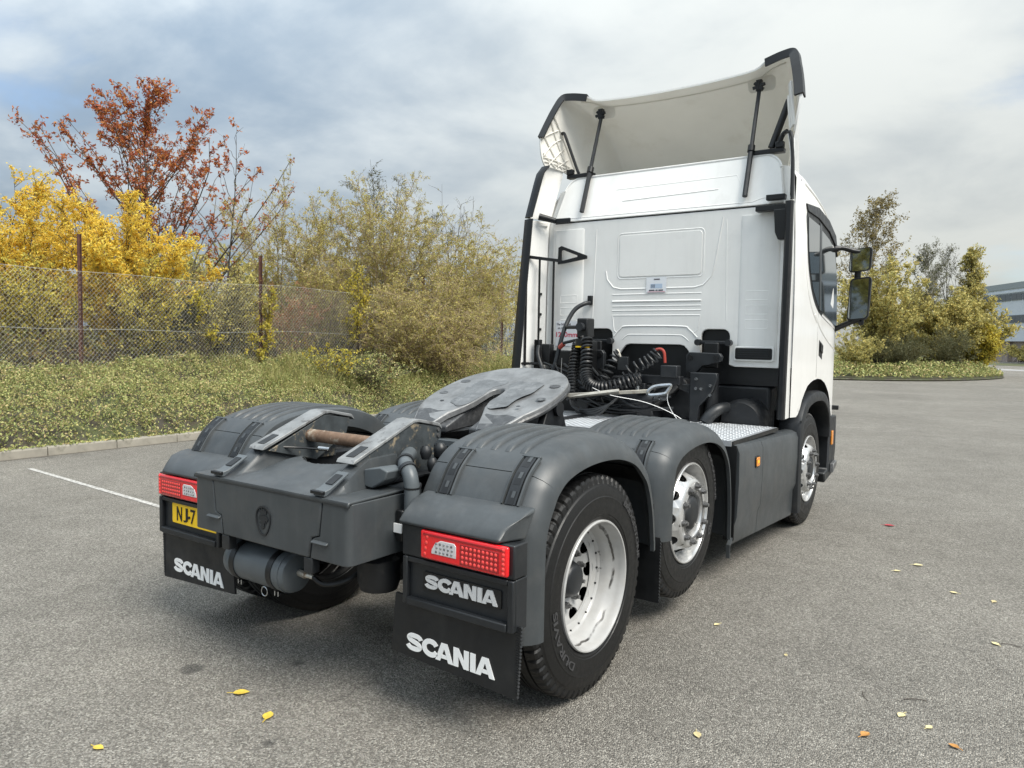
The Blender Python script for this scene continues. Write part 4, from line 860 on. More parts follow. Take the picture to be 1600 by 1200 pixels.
# stiffening flange under the trailing edge
fl = [i_rows[1][i].lerp(i_rows[2][i], .2) for i in range(len(i_rows[1]))]; nfl = len(fl)
m = MB(); m.tube([p for p in fl[18:nfl-18]], .010, 6); m.build('liner_flange', CREAM, DF)
for s in (1, -1):
    e0 = [Vector((s*x, y, z)) for x, y, z in C0h[2:8]]; pth = catmull(e0, 5); m = MB(); rg = []
    for i, p in enumerate(pth):
        t = (pth[min(i+1, len(pth)-1)]-pth[max(i-1, 0)]).normalized(); q = Vector((0, .75, -.1)); fwd = (q-t*q.dot(t)).normalized(); o_ = t.cross(fwd)*(-s)
        if o_.dot(Vector((s, 0, 1))) < 0: o_ = -o_
        rg.append([p+fwd*a+o_*b for a, b in ((-.018, .014), (.05, .016), (.05, .003), (-.002, .002), (-.002, -.055), (-.018, -.058))])
    m.loft(rg); m.build('edge_strip', BLACK, DF, smooth=40)
    # prop rod with its star knob bracket
    T = Vector((s*.775, 3.60, 3.86)); Bt = Vector((s*.785, 3.275, 2.893)); Md = T.lerp(Bt, .62)
    m = MB(); m.tube([T, Md], .018, 8); PR = m.build('prop_rod', GREYD, DF)
    m = MB(); m.tube([Md+(T-Md)*.12, Bt], .023, 8); m.build('rod_sleeve', GREYD, DF)
    m = MB(); m.tube([Md+(T-Md)*.14, Md+(T-Md)*.05], .032, 10); m.build('rod_collar', BLACK, DF)
    m = MB()
    for k in range(6):
        a = 2*PI*k/6+.3; c = T+Vector((0, -.01, .03)); m.bar(c, c+Vector((.055*math.cos(a), -.01, .045*math.sin(a))), .024, .024)
    m.obox(T+Vector((0, 0, .04)), (.05, .05, .09), Matrix.Identity(3)); m.build('knob_bracket', BLACK, DF, bevel=.003)
    m = MB(s); m.prism(rr(.775, 3.93, .24, .12, .04), 'y', 3.66, 3.67); m.v = [(x, y+.35*(z-3.93)*-1, z) for x, y, z in m.v]; m.build('bracket_pad', CREAM, DF, bevel=.003)
    m = MB(s); m.box(.76, 1.05, 3.42, 3.49, 3.262, 3.300); m.build('roof_bracket', BLACK, DF, bevel=.005)
    m = MB(s); m.box(.98, 1.05, 3.41, 3.46, 3.30, 3.35); m.build('bracket_block', BLACK, DF, bevel=.005)
    # side stay lattice
    if s < 0:
        nI = len(i_rows[0])
        def inner_at(jf, if_):
            j0 = min(13, int(jf)); i0 = min(nI-2, int(if_)); a_, b_ = jf-j0, if_-i0
            p = i_rows[j0][i0].lerp(i_rows[j0+1][i0], a_).lerp(i_rows[j0][i0+1].lerp(i_rows[j0+1][i0+1], a_), b_); return p+Vector((.008, -.004, 0))
        for k in range(-3, 5):
            for d in (1, -1):
                ptsl = []
                for t in np.linspace(0, 1, 13):
                    jf = .3+5.6*t; if_ = nI-1-(k*3.0+(9.5*t if d > 0 else 9.5*(1-t)))
                    lim = nI-1-11.0+1.3*jf
                    if lim < if_ < nI-1.2: ptsl.append(inner_at(jf, if_))
                if len(ptsl) > 2: m = MB(); m.tube(ptsl, .0065, 5); m.build('lattice_rib', CREAM, DF)
        m = MB(); m.tube([inner_at(.3+5.6*t, nI-1-11.0+1.3*(.3+5.6*t)) for t in np.linspace(0, 1, 12)], .009, 6); m.build('lattice_edge', CREAM, DF)
        for q in (1.6, 2.6): m = MB(); m.tube([inner_at(.2+6*t, nI-1-q) for t in np.linspace(0, 1, 10)], .007, 5); m.build('lattice_rail', CREAM, DF)
        m = MB(); m.tube(catmull([(-1.13, 3.44, 3.72), (-1.10, 3.44, 3.715), (-1.06, 3.44, 3.63), (-.97, 3.45, 3.40), (-.93, 3.45, 3.31)], 5), .016, 8); m.build('gas_strut', BLACK, DF)
    else:
        m = MB(); m.tube([(1.06, 3.50, 3.70), (.94, 3.45, 3.31)], .030, 10); m.build('gas_strut', BLACK, DF)
        m = MB(); m.tube(catmull([(1.0, 3.43, 3.31), (1.04, 3.42, 3.40), (1.08, 3.40, 3.42)], 5), .020, 8); m.build('hinge_link', BLACK, DF)
        m = MB(); m.bar((1.10, 3.36, 3.80), (1.16, 3.27, 3.42), .02, .05); m.build('side_bracket', WHITE, DF, bevel=.003)
        m = MB(); m.bar((1.08, 3.38, 3.70), (1.13, 3.30, 3.40), .012, .03); m.build('side_bracket', WHITE, DF, bevel=.003)
        m = MB(); m.tube(catmull([(1.13, 3.22, 3.36), (1.165, 3.19, 3.35), (1.185, 3.165, 3.28), (1.195, 3.15, 3.1), (1.2, 3.14, 2.84)], 6), .011, 8); m.build('collar_seal', BLACK, DF)

# ------------------------------------------------------------------ catwalk, skirts
m = MB(); m.box(-1.17, 1.17, 1.99, 3.10, .977, .985); CW = m.build('catwalk', CHECK, TRUCK)
V = []; F = []; k = 0
for i in range(72):
    for j in range(34):
        cx, cy = -1.15+i*.0322, 2.01+j*.0322; a = PI/4 if (i+j) % 2 else -PI/4; c, s_ = math.cos(a), math.sin(a)
        for lx, ly, z in ((-.014, 0, 0.9852), (0, -.0035, 0.9852), (.014, 0, 0.9852), (0, .0035, 0.9852), (0, 0, 0.9885)):
            V.append((cx+lx*c-ly*s_, cy+lx*s_+ly*c, z))
        F += [(k, k+1, k+4), (k+1, k+2, k+4), (k+2, k+3, k+4), (k+3, k, k+4)]; k += 5
m = MB(); m.add(V, F); tag(m.build('checker_studs', CHECK, CW, smooth=0), kind='stuff')
m = MB(); m.box(-1.17, 1.17, 1.975, 1.989, .95, .988); m.build('catwalk_edge', CHECK, CW)
m = MB(); m.box(1.171, 1.18, 1.99, 3.10, .955, .983); m.build('catwalk_edge', BLACK, CW)
for s in (1, -1):
    def sk(y0, y1, s=s):
        m = MB(s); rg = []
        for t in np.linspace(0, 1, 9):
            y = y0+(y1-y0)*t; zt = .965-.028*(y-1.95); zb = .272-.055*(y-1.95)
            bl = .012*math.exp(-((y-2.2)/.25)**2)
            rg.append([(1.11, y, zt+.005), (1.17, y, zt), (1.205, y, zt-.016), (1.222, y, zt-.06), (1.226, y, .70), (1.218, y, .46), (1.196+bl, y, .40), (1.19+bl, y, zb+.03), (1.185, y, zb), (1.16, y, zb), (1.16, y, .40), (1.19, y, .46), (1.195, y, zt-.08), (1.11, y, zt-.03)])
        m.loft(rg); return m.build('side_skirt', GREY, TRUCK, smooth=35)
    S1 = sk(2.0, 2.545); S2 = sk(2.552, 3.575)
    m = MB(s); m.box(1.15, 1.188, 2.54, 2.557, .28, .93); m.build('skirt_joint', BLACK, S1)
    m = MB(s); m.box(1.13, 1.205, 1.985, 1.998, .30, .955); m.build('skirt_seal', BLACK, S1)
    m = MB(s); m.prism([(1.94, .268), (2.04, .35), (2.04, .362), (1.93, .28), (1.93, .19), (1.94, .185)], 'x', 1.175, 1.20); m.build('skirt_clip', GREY, S1)
    m = MB(s); m.prism([(2.40+a, .80+b) for a, b in rrect(.095, .085, .015, 3)], 'x', 1.222, 1.231); MK = m.build('marker_bezel', BLACK, S1, bevel=.002)
    m = MB(s); m.prism([(2.40+a, .80+b) for a, b in rrect(.075, .066, .012, 3)], 'x', 1.2315, 1.237); m.build('side_marker', AMBER, MK, bevel=.002)
    m = MB(s); m.box(1.235, 1.2385, 2.385, 2.415, .79, .81); m.build('marker_core', YELLOW, MK)
    m = MB(s); m.prism([(2.0, .93), (2.2, .935), (2.2, .955), (2.1, .97), (2.0, .97)], 'x', .95, 1.13); m.build('deck_gusset', CHECK, CW, bevel=.005)

# ------------------------------------------------------------------ services behind the cab
def coil(p, rad, pitch_n, wire, name, mat, parent, n=14):
    P = catmull(p, 24); tot = len(P); out = []; prev = None
    for i in range(tot):
        t = (P[min(i+1, tot-1)]-P[max(i-1, 0)]).normalized(); u = t.cross(Vector((.3, .2, 1))).normalized(); v = t.cross(u)
        for k in range(3):
            f = (i+k/3)/tot; a = 2*PI*pitch_n*f; q = P[i].lerp(P[min(i+1, tot-1)], k/3); out.append(q+rad*(math.cos(a)*u+math.sin(a)*v))
    m = MB(); m.tube(out, wire, 6); return m.build(name, mat, parent)
SV = MB(); SV.box(-.60, -.46, 2.90, 3.06, .99, 1.66); SV = SV.build('service_post', BLACK, TRUCK, bevel=.012)
m = MB(); m.box(-.575, -.465, 2.86, 3.0, 1.68, 1.86); m.build('socket_box', BLACK, SV, bevel=.012)
m = MB(); m.cyl((-.52, 2.858, 1.78), (-.52, 2.81, 1.78), .038, 14); m.build('socket', GREYD, SV)
m = MB(); m.cyl((-.51, 2.88, 1.61), (-.51, 2.88, 1.67), .075, 18); m.build('cable_collar', BLACK, SV)
m = MB(); m.cyl((-.51, 2.88, 1.595), (-.51, 2.88, 1.608), .077, 18); m.build('cable_tie', YELLOW, SV)
coil([(-.47, 2.86, 1.68), (-.43, 2.80, 1.52), (-.40, 2.74, 1.36), (-.33, 2.70, 1.27), (-.20, 2.70, 1.25), (-.02, 2.74, 1.30), (.10, 2.80, 1.34)], .046, 30, .013, 'coiled_hose', BLACK, SV)
coil([(-.57, 2.88, 1.62), (-.57, 2.82, 1.45), (-.56, 2.78, 1.28), (-.55, 2.76, 1.12)], .042, 20, .011, 'coiled_hose', BLACK, SV)
coil([(-.30, 2.86, 1.30), (-.26, 2.90, 1.40), (-.23, 2.95, 1.50), (-.19, 2.97, 1.545)], .045, 7, .010, 'coiled_hose', GREYD, SV)
coil([(-.07, 2.84, 1.38), (.06, 2.86, 1.45), (.15, 2.88, 1.50), (.21, 2.90, 1.56)], .050, 7, .010, 'coiled_hose', GREYD, SV)
m = MB(); m.tube(catmull([(.19, 2.90, 1.59), (.235, 2.90, 1.595), (.265, 2.90, 1.565), (.275, 2.90, 1.48)], 6), .013, 8); m.build('hose_end', REDH, SV)
m = MB(); m.tube(catmull([(-.21, 2.95, 1.58), (-.19, 2.95, 1.55), (-.17, 2.95, 1.49)], 6), .016, 8); m.build('hose_end', GALV, SV)
m = MB(); m.box(-.19, -.09, 2.93, 2.96, 1.40, 1.52); m.build('coupling_plate', GREYD, SV, bevel=.004)
m = MB(); m.box(.25, .40, 2.86, 2.95, 1.36, 1.46); m.build('coupling_block', GREYD, SV, bevel=.008)
m = MB(); m.box(-.10, .42, 2.88, 2.97, 1.30, 1.37); m.build('coupling_rail', CHASSIS, SV, bevel=.006)
m = MB(); m.box(.02, .12, 2.84, 2.90, 1.22, 1.30); m.build('valve_block', CHASSIS, SV, bevel=.006)
m = MB(); m.cyl((.06, 2.83, 1.24), (.06, 2.83, 1.30), .02, 10); m.build('valve_head', CHROME, SV)
# bent grab tube with red tap
m = MB(); m.tube(catmull([(-.675, 3.28, 2.02), (-.70, 3.22, 2.01), (-.76, 3.16, 1.96), (-.80, 3.10, 1.86), (-.82, 3.02, 1.70), (-.85, 2.96, 1.45), (-.90, 2.95, 1.33), (-.96, 2.96, 1.32), (-1.04, 3.0, 1.42), (-1.09, 3.02, 1.52), (-1.10, 3.05, 1.60)], 5), .021, 10); GT = m.build('grab_tube', GREYD, TRUCK)
m = MB(); m.box(-.70, -.65, 3.27, 3.298, 2.0, 2.09); m.build('tube_foot', BLACK, GT, bevel=.006)
m = MB(); m.tube([(-.82, 3.06, 1.78), (-.57, 2.92, 1.78)], .017, 8); m.build('tube_stay', BLACK, GT)
m = MB(); m.tube([(-.82, 2.98, 1.59), (-.76, 2.95, 1.625)], .022, 8); m.build('red_tap', REDH, GT)
m = MB(); m.tube([(-.77, 2.95, 1.63), (-.56, 2.90, 1.67)], .014, 8); m.build('tap_lever', BLACK, GT)
# electrics box left of the post
m = MB(); m.box(-1.10, -.78, 3.12, 3.25, 1.42, 1.56); m.build('connector_box', BLACK, TRUCK, bevel=.01)
m = MB(); m.box(-1.08, -.98, 3.06, 3.14, 1.44, 1.62); m.build('connector_box', BLACK, TRUCK, bevel=.01)
rr_ = random.Random(4)
for k in range(26):
    a = Vector((rr_.uniform(-1.0, -.45), rr_.uniform(2.9, 3.15), rr_.uniform(1.25, 1.45))); b = Vector((rr_.uniform(-.6, .35), rr_.uniform(2.85, 3.1), rr_.uniform(1.08, 1.3)))
    mdp = (a+b)/2+Vector((rr_.uniform(-.05, .05), rr_.uniform(-.12, 0), -rr_.uniform(.03, .16)))
    m = MB(); m.tube(catmull([a, mdp, b], 8), rr_.uniform(.006, .014), 6); m.build('cable', BLACK if k % 4 else GREYD, TRUCK)
for k in range(4):
    m = MB(); d = k*.03; m.tube(catmull([(-.60, 2.80, 1.22-d*.3), (-.50+d, 2.68, 1.08-d*.5), (-.30+d, 2.62, 1.06-d*.4), (-.12, 2.68, 1.12), (-.05, 2.80, 1.24)], 6), .011, 6); m.build('cable', BLACK, TRUCK)
m = MB(); m.tube(catmull([(.10, 1.95, 1.30), (.18, 2.10, 1.24), (.36, 2.35, 1.18), (.52, 2.55, 1.08), (.60, 2.66, .99)], 6), .0024, 6); m.build('cable', LETW, TRUCK)
m = MB(); m.tube(catmull([(.62, 2.2, 1.31), (.55, 2.32, 1.22), (.54, 2.45, 1.11), (.58, 2.58, .99)], 6), .0024, 6); m.build('cable', LETW, TRUCK)
m = MB(); m.tube([(-.58, 2.62, 1.5-.0), (-.58, 2.60, 1.03)], .004, 5); m.build('chain', BOLT, TRUCK)
# cab rear mounts: latch tower each side
for s in (1, -1):
    m = MB(s); m.box(.445, .68, 3.24, 3.275, 1.645, 1.675); LT = m.build('latch_bar', GREYD, TRUCK, bevel=.006)
    for x in (.43, .70): m = MB(s); m.lathe([(-.03, 0), (-.03, .028), (.03, .028), (.03, 0)], (x, 3.25, 1.66), 'y', 12); m.build('bar_end', GREYD, LT)
    m = MB(s); m.prism([(.50, 1.66), (.63, 1.66), (.63, 1.44), (.50, 1.44)], 'y', 3.20, 3.235); m.build('latch_body', BLACK, LT, bevel=.01)
    m = MB(s); m.prism([(.395, 1.545), (.42, 1.575), (.69, 1.57), (.71, 1.54), (.70, 1.50), (.66, 1.49), (.60, 1.47), (.54, 1.46), (.50, 1.41), (.46, 1.36), (.42, 1.345), (.395, 1.38)], 'y', 3.06, 3.11); LK = m.build('mount_link', GREYD, TRUCK, bevel=.006)
    for x, z in ((.435, 1.53), (.66, 1.53), (.43, 1.385)): m = MB(s); m.cyl((x, 3.06, z), (x, 3.045, z), .022, 12); m.build('pivot_cap', BLACK, LK)
    m = MB(s); m.prism([(.46, 1.405), (.69, 1.405), (.70, 1.36), (.66, 1.25), (.62, 1.20), (.55, 1.12), (.54, .98), (.46, .98)], 'y', 3.0, 3.05); m.build('mount_strut', GREYD, LK, bevel=.008)
    for x, z in ((.52, 1.27), (.565, 1.27), (.645, 1.30), (.645, 1.22), (.52, 1.35)): m = MB(s); m.cyl((x, 3.0, z), (x, 2.985, z), .014, 6); m.build('bolt', CHROME, LK)
    m = MB(s); m.cyl((.62, 3.1, 1.02), (.62, 3.1, 1.40), .055, 16); m.build('cab_damper', CHASSIS, LK)
m = MB(); m.prism([(-.45, 1.30), (.45, 1.30), (.45, 1.22), (.30, 1.27), (-.30, 1.27), (-.45, 1.22)], 'y', 3.04, 3.12); m.build('mount_crossbeam', GREYD, TRUCK, bevel=.008)
m = MB(); m.tube([(.0, 2.96, 1.02), (.30, 3.08, 1.30)], .075, 14); m.build('air_intake', BLACK, TRUCK)
m = MB(); m.tube(catmull([(.62, 2.96, .99), (.65, 2.99, 1.05), (.70, 3.05, 1.10), (.74, 3.15, 1.11)], 6), .05, 16); m.build('exhaust_elbow', GREYD, TRUCK)
m = MB(); m.lathe([(-.16, 0), (-.16, .16), (-.12, .19), (.12, .19), (.16, .16), (.16, 0)], (.86, 3.28, 1.0), 'y', 28); m.build('silencer_drum', CHASSIS, TRUCK)
m = MB(); m.lathe([(-.16, 0), (-.16, .14), (-.12, .17), (.12, .17), (.16, .14), (.16, 0)], (.0, 3.05, 1.12), 'x', 28); m.build('gearbox_end', CHASSIS, TRUCK)
for k in range(3): m = MB(); m.cyl((.34+.035*k, 2.62, 1.20-.003*k), (.34+.035*k, 2.56, 1.20-.003*k), .010, 6); m.build('bolt', CHROME, TRUCK)

# ================================================================== ground
def node_mat(name):
    m = bpy.data.materials.new(name); m.use_nodes = True; t = m.node_tree; return m, t, t.nodes['Principled BSDF']
def asphalt_mat():
    m, t, b = node_mat('asphalt'); n = t.nodes; l = t.links
    co = n.new('ShaderNodeTexCoord'); geo = n.new('ShaderNodeNewGeometry')
    def vor(scale, feature='F1'):
        v = n.new('ShaderNodeTexVoronoi'); v.inputs['Scale'].default_value = scale; v.feature = feature; l.new(geo.outputs['Position'], v.inputs['Vector']); return v
    def noi(scale, d=5, r=.6):
        v = n.new('ShaderNodeTexNoise'); v.inputs['Scale'].default_value = scale; v.inputs['Detail'].default_value = d; v.inputs['Roughness'].default_value = r; l.new(geo.outputs['Position'], v.inputs['Vector']); return v.outputs[0]
    def rmp(x, a, bb, c=0., d=1.):
        q = n.new('ShaderNodeMapRange'); l.new(x, q.inputs[0])
        for i, k in enumerate((a, bb, c, d)): q.inputs[i+1].default_value = k
        return q.outputs[0]
    def mth(op, a, bb):
        q = n.new('ShaderNodeMath'); q.operation = op
        for i, k in enumerate((a, bb)):
            if isinstance(k, (int, float)): q.inputs[i].default_value = k
            else: l.new(k, q.inputs[i])
        return q.outputs[0]
    v1 = vor(135); v2 = vor(220)
    sp = n.new('ShaderNodeSeparateColor'); l.new(v1.outputs['Color'], sp.inputs[0])
    sp2 = n.new('ShaderNodeSeparateColor'); l.new(v2.outputs['Color'], sp2.inputs[0])
    grain = mth('ADD', mth('MULTIPLY', mth('POWER', sp.outputs[0], 1.7), .68), mth('MULTIPLY', sp2.outputs[1], .32))
    cr = n.new('ShaderNodeValToRGB'); e = cr.color_ramp.elements
    e[0].position = 0; e[0].color = (.108, .100, .087, 1); e[1].position = 1; e[1].color = (.575, .545, .48, 1)
    x = e.new(.35); x.color = (.25, .233, .204, 1); x = e.new(.7); x.color = (.385, .362, .32, 1)
    l.new(grain, cr.inputs[0])
    # broad wear, darker damp streaks, stains with a shape of their own
    tone = mth('ADD', rmp(noi(.35, 5), .3, .7, .80, 1.10), rmp(noi(3.2, 6, .7), .3, .7, -.14, .10))
    sc = n.new('ShaderNodeVectorMath'); sc.operation = 'SCALE'; l.new(cr.outputs[0], sc.inputs[0]); l.new(tone, sc.inputs['Scale'])
    out = sc.outputs[0]
    for px, py, r in ((-.514, -.97, .045), (.35, -1.17, .012), (-.15, -.62, .02)):
        d = n.new('ShaderNodeVectorMath'); d.operation = 'DISTANCE'; l.new(geo.outputs['Position'], d.inputs[0]); d.inputs[1].default_value = (px, py, 0)
        f = rmp(mth('ADD', d.outputs['Value'], mth('MULTIPLY', noi(26, 4), .06)), r+.03, r+.05, .62, 0.)
        mx = n.new('ShaderNodeMix'); mx.data_type = 'RGBA'; l.new(f, mx.inputs[0]); l.new(out, mx.inputs[6]); mx.inputs[7].default_value = (.045, .043, .042, 1); out = mx.outputs[2]
    # hairline cracks
    ck = n.new('ShaderNodeTexVoronoi'); ck.feature = 'DISTANCE_TO_EDGE'; ck.inputs['Scale'].default_value = .33
    dn = n.new('ShaderNodeVectorMath'); dn.operation = 'ADD'; l.new(geo.outputs['Position'], dn.inputs[0])
    nn = n.new('ShaderNodeTexNoise'); nn.inputs['Scale'].default_value = 1.6; nn.inputs['Detail'].default_value = 6; l.new(geo.outputs['Position'], nn.inputs['Vector'])
    ns = n.new('ShaderNodeVectorMath'); ns.operation = 'SCALE'; ns.inputs['Scale'].default_value = .9; l.new(nn.outputs['Color'], ns.inputs[0]); l.new(ns.outputs[0], dn.inputs[1]); l.new(dn.outputs[0], ck.inputs['Vector'])
    cf = mth('MULTIPLY', rmp(ck.outputs['Distance'], .002, .006, 1., 0.), rmp(noi(.9, 3), .52, .62, 0., .28))
    mx = n.new('ShaderNodeMix'); mx.data_type = 'RGBA'; l.new(cf, mx.inputs[0]); l.new(out, mx.inputs[6]); mx.inputs[7].default_value = (.04, .038, .036, 1); out = mx.outputs[2]
    l.new(out, b.inputs['Base Color']); b.inputs['Roughness'].default_value = .82; b.inputs['Specular IOR Level'].default_value = .35
    bp = n.new('ShaderNodeBump'); bp.inputs['Strength'].default_value = .6; bp.inputs['Distance'].default_value = .004
    l.new(mth('ADD', mth('MULTIPLY', v1.outputs['Distance'], -40.), mth('MULTIPLY', grain, .6)), bp.inputs['Height']); l.new(bp.outputs[0], b.inputs['Normal'])
    return m
ASPH = asphalt_mat()
SOIL = material('soil', (.05, .042, .028), .95, var=.4, vscale=3, alt=(.06, .07, .025), amask=(.45, .6), ascale=2)
GRASSG = material('rough_grass', (.07, .085, .03), .95, var=.4, vscale=.6, alt=(.13, .11, .05), amask=(.45, .65), ascale=.3)
CONC = material('kerb_concrete', (.27, .25, .21), .9, var=.18, vscale=5, bump=.4, bscale=120, alt=(.16, .15, .12), amask=(.55, .75), ascale=6)
PAINT = material('road_paint', (.48, .47, .44), .7, var=.1, vscale=9, alt=(.24, .23, .215), amask=(.44, .58), ascale=30)
def sheet(name, poly, z, mat, kind='structure', sub=0):
    m = MB(); m.add([(x, y, z) for x, y in poly], [tuple(range(len(poly)))]); o = m.build(name, mat, smooth=0); o['kind'] = kind; return o
sheet('ground', [(-700, -300), (700, -300), (700, 900), (-700, 900)], -.03, GRASSG)
sheet('car_park', [(-7.86, -40), (90, -40), (90, 95), (20, 140), (-6, 140), (-6, 64), (-7.86, 64)], 0, ASPH)
ln = sheet('parking_line', [(-7.0, .905), (-3.80, .785), (-3.80, .842), (-7.0, .965)], .004, PAINT)
# kerb stones
KB = empty('kerb', (-7.9, 2, 0)); tag(KB, kind='structure')
ks = None
for k in range(52):
    y0 = -11.3+k*.915
    if ks is None:
        m = MB(); m.prism([(-.065, -.02), (.065, -.02), (.062, .10), (.048, .118), (-.065, .118)], 'y', 0, .908); ks = m.build('kerb_stone', CONC, KB, bevel=.006)
        o = ks
    else: o = ks.copy(); link(o, KB)
    o.location = (-7.925+7.9+random.uniform(-.006, .006), y0-2, random.uniform(-.006, .006))
# painted edge: thin strip of worn mortar/gutter along the kerb
sheet('gutter', [(-7.86, -12), (-7.80, -12), (-7.80, 36), (-7.86, 36)], .004, material('gutter_grit', (.14, .125, .10), .95, var=.3, vscale=20))
# ------------------------------------------------------------------ bank behind the kerb
def fbm(x, y, s=1., seed=0.): return mnoise.fractal(Vector((x*s+seed, y*s, seed*.7)), 1., 2., 4)
def bank_z(x, y):
    t = max(0, min(1, (-7.99-x)/2.5)); b = .06+.36*(1-math.exp(-t*13))+.66*t
    return b+.15*fbm(x, y, 1.1)*min(1, t*3)+.05*fbm(x, y, 2.7, 5)*min(1, t*4)
def far_z(x, y):
    if x > -10.5: return bank_z(x, y)
    return bank_z(-10.5, y)*max(.55, 1-.12*(-10.5-x))+.12*fbm(x, y, .5, 3)
xs = [-7.99, -8.05, -8.15, -8.3, -8.5, -8.8, -9.1, -9.5, -9.9, -10.3, -10.7, -11.2, -12, -13, -14.5, -16.5, -19, -23, -30, -45]; yv = np.arange(-12, 37, .35)
m = MB(); m.loft([[(x, y, far_z(x, y)-.07 if x < -8.0 else 0.02) for x in xs] for y in yv], closed=False, caps=False); bk = m.build('bank', SOIL, smooth=180); tag(bk, kind='structure')

# ------------------------------------------------------------------ foliage tools (numpy)
def leaf_mat(name, cols, rough=.55, trans=.35):
    cols = [tuple(min(.95, x*1.28) for x in c) for c in cols]
    m, t, b = node_mat(name); n = t.nodes; l = t.links
    g = n.new('ShaderNodeNewGeometry'); cr = n.new('ShaderNodeValToRGB'); e = cr.color_ramp.elements
    e[0].position = 0; e[0].color = (*cols[0], 1); e[1].position = 1; e[1].color = (*cols[-1], 1)
    for i, c in enumerate(cols[1:-1]): x = e.new((i+1)/(len(cols)-1)); x.color = (*c, 1)
    l.new(g.outputs['Random Per Island'], cr.inputs[0]); l.new(cr.outputs[0], b.inputs['Base Color']); b.inputs['Roughness'].default_value = rough; b.inputs['Specular IOR Level'].default_value = .3
    tr = n.new('ShaderNodeBsdfTranslucent'); l.new(cr.outputs[0], tr.inputs[0]); mx = n.new('ShaderNodeMixShader'); mx.inputs[0].default_value = trans
    l.new(b.outputs[0], mx.inputs[1]); l.new(tr.outputs[0], mx.inputs[2]); l.new(mx.outputs[0], n['Material Output'].inputs[0]); return m
def mesh_np(name, V, F, mat, parent=None):
    me = bpy.data.meshes.new(name); nv, nf = len(V), len(F); k = F.shape[1]
    me.vertices.add(nv); me.vertices.foreach_set('co', V.astype(np.float32).ravel()); me.loops.add(nf*k); me.loops.foreach_set('vertex_index', F.astype(np.int32).ravel())
    me.polygons.add(nf); me.polygons.foreach_set('loop_start', np.arange(0, nf*k, k, dtype=np.int32)); me.polygons.foreach_set('loop_total', np.full(nf, k, np.int32))
    me.update(calc_edges=True); me.validate(); me.materials.append(mat); return link(bpy.data.objects.new(name, me), parent)
def unit(a): return a/np.maximum(np.linalg.norm(a, axis=1, keepdims=True), 1e-9)
def leaves_np(name, C, size, mat, parent=None, updir=0., aspect=.5, droop=0., dirs=None):
    n = len(C); d = unit(rng.normal(size=(n, 3))) if dirs is None else unit(dirs+.5*rng.normal(size=(n, 3)))
    d[:, 2] -= droop; d = unit(d); nn = unit(rng.normal(size=(n, 3))+np.array([0, 0, updir])); sd = unit(np.cross(d, nn)); nn = np.cross(sd, d)
    s = (size*rng.uniform(.6, 1.3, n))[:, None]; fold = nn*s*.12
    V = np.stack([C-d*s*.5, C+sd*s*aspect*.5+fold, C+d*s*.5, C-sd*s*aspect*.5+fold], 1).reshape(-1, 3)
    return mesh_np(name, V, np.arange(n*4).reshape(n, 4), mat, parent)
def sticks_np(name, A, B, ra, rb, mat, parent=None, k=3):
    d = unit(B-A); h = np.where(np.abs(d[:, 2:]) > .9, np.array([[1., 0, 0]]), np.array([[0, 0, 1.]])); u = unit(np.cross(d, h)); v = np.cross(d, u); n = len(A); V = np.zeros((n, 2*k, 3))
    for i in range(k):
        a = 2*PI*i/k; o = math.cos(a)*u+math.sin(a)*v; V[:, i] = A+o*ra[:, None]; V[:, k+i] = B+o*rb[:, None]
    f = np.array([[i, (i+1) % k, k+(i+1) % k, k+i] for i in range(k)]); F = (f[None]+(np.arange(n)*2*k)[:, None, None]).reshape(-1, 4)
    o = mesh_np(name, V.reshape(-1, 3), F, mat, parent); return o
BARK = material('bark', (.075, .06, .048), .9, var=.35, vscale=8)
BARKG = material('olive_bark', (.14, .125, .05), .85, var=.3, vscale=8)
BARKT = material('tan_twigs', (.34, .26, .16), .9, var=.3, vscale=6)
BARKP = material('pale_bark', (.30, .28, .25), .8, var=.4, vscale=5)
